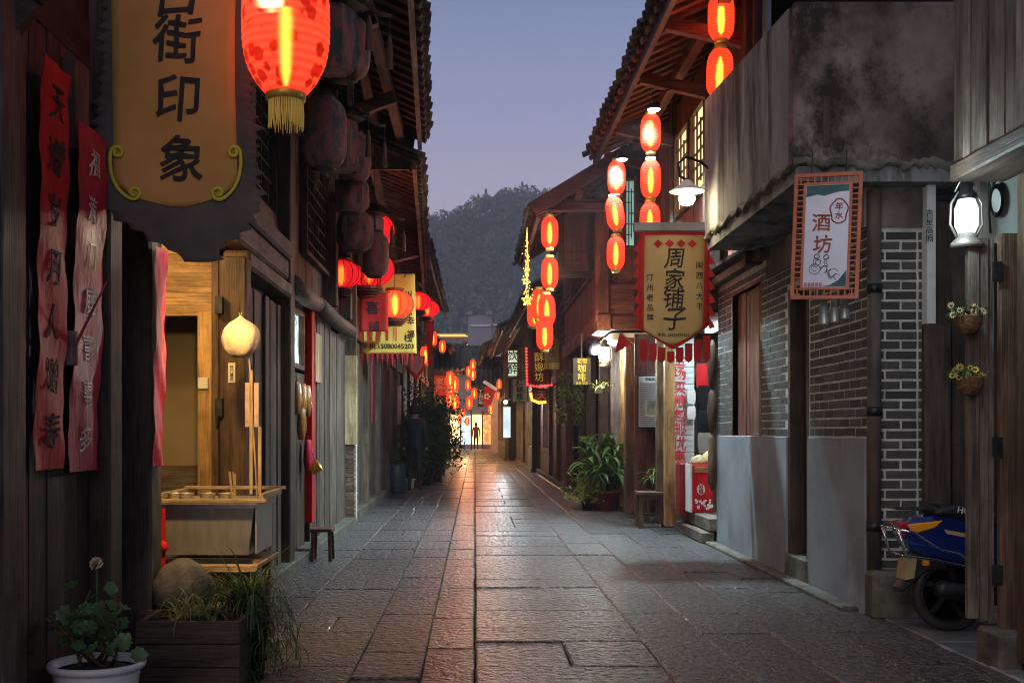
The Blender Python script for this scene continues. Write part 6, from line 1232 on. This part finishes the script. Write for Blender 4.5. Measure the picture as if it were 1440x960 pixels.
def wheel(cx, r=.225):
    w = G(); prof = [(r-.05, -.03), (r-.015, -.042), (r, -.02), (r+.002, 0), (r, .02), (r-.015, .042), (r-.05, .03), (r-.06, 0), (r-.05, -.03)]; M_ = Matrix.Translation((cx, Ys, r+.002)) @ Matrix.Rotation(rad(90), 4, 'X'); wh = w.lathe(prof, 40).rot(M_).out('wheel', M_black, t, True)
    G().lathe([(r-.062, -.022), (r-.05, -.026), (r-.05, .026), (r-.062, .022), (r-.062, -.022)], 32).rot(M_).out('rim', M_iron, wh, True); G().lathe([(.0, -.05), (.04, -.045), (.05, 0), (.04, .045), (0, .05)], 16).rot(M_).out('hub', M_iron, wh, True)
    q = G()
    for k in range(5): a = 2*math.pi*k/5; q.bar((.04*math.cos(a), .04*math.sin(a), 0), ((r-.055)*math.cos(a+.2), (r-.055)*math.sin(a+.2), 0), .03, .018)
    q.rot(M_).out('spokes', M_iron, wh)
wheel(gx(1335, Ys)); wheel(gx(1335, Ys)+1.2)
mf = G().tube([(gx(1302, Ys), Ys-.14, gz(822, Ys)), (gx(1310, Ys), Ys-.14, gz(823, Ys)), (gx(1372, Ys), Ys-.14, gz(833, Ys)), (gx(1420, Ys), Ys-.12, gz(845, Ys)), (gx(1480, Ys), Ys-.08, gz(848, Ys))], [.035, .055, .05, .02, .018], 14).out('muffler', M_iron, t, True)
sp('swing_arm', [(1328, 830), (1335, 826), (1480, 826), (1480, 845), (1335, 842)], .05, M_iron, .008); sp('engine', [(1440, 800), (1530, 805), (1525, 850), (1450, 855)], .1, M_iron, .02); sp('leg_shield', [(1540, 690), (1570, 690), (1560, 780), (1500, 800), (1500, 785), (1540, 770)], .17, M_blue, .02)
G().tube([(gx(1555, Ys), Ys, gz(690, Ys)), (2.83+1.2, Ys, .23)], .03, 10).out('fork', M_iron, t, True); G().tube([(gx(1555, Ys), Ys-.32, gz(665, Ys)), (gx(1560, Ys), Ys-.1, gz(668, Ys)), (gx(1560, Ys), Ys+.1, gz(668, Ys)), (gx(1555, Ys), Ys+.32, gz(665, Ys))], .014, 8).out('handlebar', M_black, t, True); sp('headlamp', [(1545, 692), (1550, 665), (1580, 668), (1585, 690)], .09, M_blue, .02); G().tube([(gx(1470, Ys), Ys-.08, .28), (gx(1462, Ys), Ys-.2, .005)], .012, 6).out('side_stand', M_iron, t, True)

# ---------------------------------------------------------------- people
def person(loc, h, rz, top, leg, hair, lab, arms=((.13, .02), (.13, -.02)), stride=.08, cat='person', skin=(.32, .2, .14)):
    k = h/1.72; bm = bmesh.new(); sl = bm.verts.layers.skin.new(); V = {}
    def v(n, x, y, z): V[n] = bm.verts.new((x*k, y*k, z*k))
    v('pel', 0, 0, .95); v('wai', 0, 0, 1.1); v('che', 0, .01, 1.32); v('nec', 0, 0, 1.47); v('chi', 0, -.01, 1.54); v('hed', 0, -.015, 1.63); v('cro', 0, .0, 1.70)
    for s, n in ((-1, 'l'), (1, 'r')):
        st = stride*s
        v('hip'+n, .09*s, 0, .9); v('kne'+n, .1*s, -st-.02, .5); v('ank'+n, .1*s, st*.4, .09); v('toe'+n, .11*s, st*.4-.14, .035)
        ax, ay = arms[0 if s < 0 else 1]; v('sho'+n, .175*s, .0, 1.41); v('elb'+n, (.175+.06)*s, ay+.03, 1.13); v('wri'+n, (.1+ax)*s, ay-.06, .9); v('han'+n, (.1+ax)*s, ay-.09, .82)
    E = [('pel', 'wai'), ('wai', 'che'), ('che', 'nec'), ('nec', 'chi'), ('chi', 'hed'), ('hed', 'cro')]
    for n in 'lr': E += [('pel', 'hip'+n), ('hip'+n, 'kne'+n), ('kne'+n, 'ank'+n), ('ank'+n, 'toe'+n), ('che', 'sho'+n), ('sho'+n, 'elb'+n), ('elb'+n, 'wri'+n), ('wri'+n, 'han'+n)]
    for a, b in E: bm.edges.new((V[a], V[b]))
    rr = {'pel': (.15, .11), 'wai': (.14, .1), 'che': (.16, .11), 'nec': (.055, .055), 'chi': (.07, .08), 'hed': (.085, .1), 'cro': (.06, .07), 'hip': .095, 'kne': .062, 'ank': .042, 'toe': .035, 'sho': .065, 'elb': .046, 'wri': .032, 'han': .036}
    for n, q in V.items(): r = rr.get(n) or rr[n[:3]]; q[sl].radius = (r[0]*k, r[1]*k) if isinstance(r, tuple) else (r*k, r*k); q[sl].use_root = n == 'pel'
    me = bpy.data.meshes.new('body'); bm.to_mesh(me); bm.free(); o = bpy.data.objects.new('tmp', me); o.modifiers.new('s', 'SKIN').use_smooth_shade = True; o.modifiers.new('d', 'SUBSURF').levels = 1; m2 = bake(o); bpy.data.objects.remove(o)
    mats_ = [mat(n, c, [x*1.3 for x in c], (8, 8, 8), .8, .1, rand=0) for n, c in (('jacket', top), ('trousers', leg), ('skin', skin), ('shoes', (.02, .02, .02)))]; m2.materials.clear()
    for m in mats_: m2.materials.append(m)
    for p in m2.polygons:
        z = p.center.z/k; x = abs(p.center.x)/k; p.material_index = 3 if z < .09 else 2 if z > 1.46 or (z < .9 and x > .19) else 0 if z > .93 or x > .19 else 1; p.use_smooth = True
    t = thing('person', lab, cat, loc, 'people walking in the lane'); b = link('body', m2, None, t, loc); L = Vector(loc)
    hr = G().lathe([(.0, .11), (.05, .1), (.09, .055), (.102, 0), (.1, -.06), (.075, -.1), (0, -.1)], 16, (0, .02, 1.655), wob=lambda a, z: 1+.04*math.sin(5*a)).rot(Matrix.Scale(k, 4)).rot(Matrix.Translation(loc)).out('hair', mat('hair', hair, [x*1.5 for x in hair], (40, 40, 6), .6, .3), t, True)
    f = G()
    for sx in (-1, 1): f.lathe([(0, -.012), (.013, 0), (0, .012)], 6, (sx*.033, -.104, 1.62))
    f.rot(Matrix.Scale(k, 4)).rot(Matrix.Translation(loc)).out('eyes', M_black, t); G().lathe([(0, -.02), (.014, -.012), (.008, .02), (0, .025)], 6, (0, -.115, 1.595)).rot(Matrix.Scale(k, 4)).rot(Matrix.Translation(loc)).out('nose', mats_[2], t)
    t.rotation_euler = (0, 0, rz); return t
def gpos(px, py): Y = F*CH/(py-CY); return Vector((gx(px, Y), Y, 0))
person(gpos(669.5, 632), 1.72, rad(180), (.4, .015, .02), (.015, .015, .018), (.01, .01, .01), 'person in red jacket and black trousers standing in the far lane'); person(gpos(628, 643), 1.74, rad(170), (.015, .015, .02), (.012, .012, .015), (.01, .01, .01), 'person in black clothes beside the tall potted shrubs')
person(gpos(642, 628.5), 1.6, rad(20), (.5, .03, .04), (.05, .1, .22), (.02, .015, .01), 'person in red top and blue trousers by the far shopfront'); person(gpos(698, 634), 1.72, rad(150), (.2, .26, .34), (.06, .07, .09), (.01, .01, .01), 'person in pale blue jacket near the narrow menu panel'); person(gpos(583, 691), 1.7, rad(175), (.014, .018, .03), (.012, .013, .02), (.01, .01, .01), 'person in navy coat walking by the grey plank house', stride=.12); person(gpos(650, 627), 1.66, rad(0), (.3, .3, .3), (.1, .1, .12), (.01, .01, .01), 'person in grey shirt beyond the person in red jacket')
c = at(617, 600, 53); tag(G().lathe([(0, -.26), (.12, -.22), (.16, -.05), (.1, .1), (.03, .16), (0, .17)], 12, at(618, 602, 51), wob=lambda a, z: 1+.08*math.sin(3*a)).out('shopping_bag', M_redcloth, None, True), 'puffy red bag held beside the person in black clothes', 'bag')

# ---------------------------------------------------------------- hill, forest, haze
def hz(x, y):
    u = max(0, min(1, (y-300)/350)); s = u*u*(3-2*u); ridge = 119+4*math.sin(x*.03+.6)+2.5*math.sin(x*.09)+.05*x-.0009*max(0, -x-20)**2
    return -1+s*ridge+3*math.sin(x*.05+y*.02)*s-(max(0, y-650)*.25)
vs = []; fs = []; nx_, ny_ = 60, 40
for j in range(ny_+1):
    for i in range(nx_+1): x = -580+1160*i/nx_; y = 300+500*j/ny_; vs.append((x, y, hz(x, y)))
for j in range(ny_):
    for i in range(nx_): a = j*(nx_+1)+i; fs.append((a, a+1, a+nx_+2, a+nx_+1))
M_hill = mat('hill_undergrowth', (.02, .03, .018), (.05, .065, .035), (.2, .2, .2), .95, .2, rand=0, world=True); ho = G().add(vs, fs).out('hill', M_hill, None, True, fixn=False); ho['kind'] = 'structure'
M_for = mat('forest_leaf', (.045, .07, .04), (.16, .2, .11), (.12, .12, .12), .9, .1, rand=0, world=True)
def crown_pts(c, h, w, n, cone):
    out = []
    for k in range(n):
        u = R.random(); rr = w*((1-u)*1.05+.08 if cone else math.sin(math.pi*min(1, .18+.8*u))**.7)*math.sqrt(R.random()); a = R.uniform(0, 6.28); out.append((c[0]+rr*math.cos(a), c[1]+rr*math.sin(a), c[2]+h*(.25+.75*u)+R.gauss(0, .25)))
    return out
pts = []; rr = random.Random(5)
y = 380
while y < 662:
    x = -105+rr.uniform(0, 5)
    while x < 105:
        h = rr.uniform(6, 11); z = hz(x, y); pts += crown_pts((x, y, z), h, h*.36, 26, rr.random() < .3); x += rr.uniform(4.0, 6.8)
    y += 5.4
fo = clump(M_for, pts, 1.9, 'forest', None); fo['kind'] = 'stuff'; fo['label'] = 'dark mixed wood covering the hillside'
for i in range(17):
    px = 596+i*8.7+R.uniform(-2, 2); Y = 648+R.uniform(-4, 4); x = gx(px, Y); z = hz(x, Y); h = R.uniform(9, 15); cone = R.random() < .5; t = thing('pine_tree' if cone else 'broadleaf_tree', ('pointed dark pine on the hill ridge against the sky' if cone else 'rounded open tree on the hill ridge against the sky'), 'tree', (x, Y, z), 'pointed trees on the ridge' if cone else 'rounded trees on the ridge')
    G().tube([(x, Y, z-1), (x+.2, Y, z+h*.5), (x, Y, z+h*.92)], [.4, .28, .1], 6).out('trunk', W_DARK['z'], t); clump(M_for, crown_pts((x, Y, z), h, h*(.24 if cone else .36), 120, cone), 1.5, 'crown', t)
hb = box('haze', None, None, -650, 650, -80, 1050, -1.05, 170); hb['kind'] = 'stuff'; hm = bpy.data.materials.new('haze_air'); tt, oo = nodes(hm); pv = N(tt, 'VolumePrincipled'); pv.inputs['Color'].default_value = (.85, .88, 1, 1); pv.inputs['Density'].default_value = .0007; pv.inputs['Anisotropy'].default_value = .2; tt.links.new(pv.outputs[0], oo.inputs['Volume']); hb.data.materials.append(hm)

bpy.data.scenes.remove(TS)
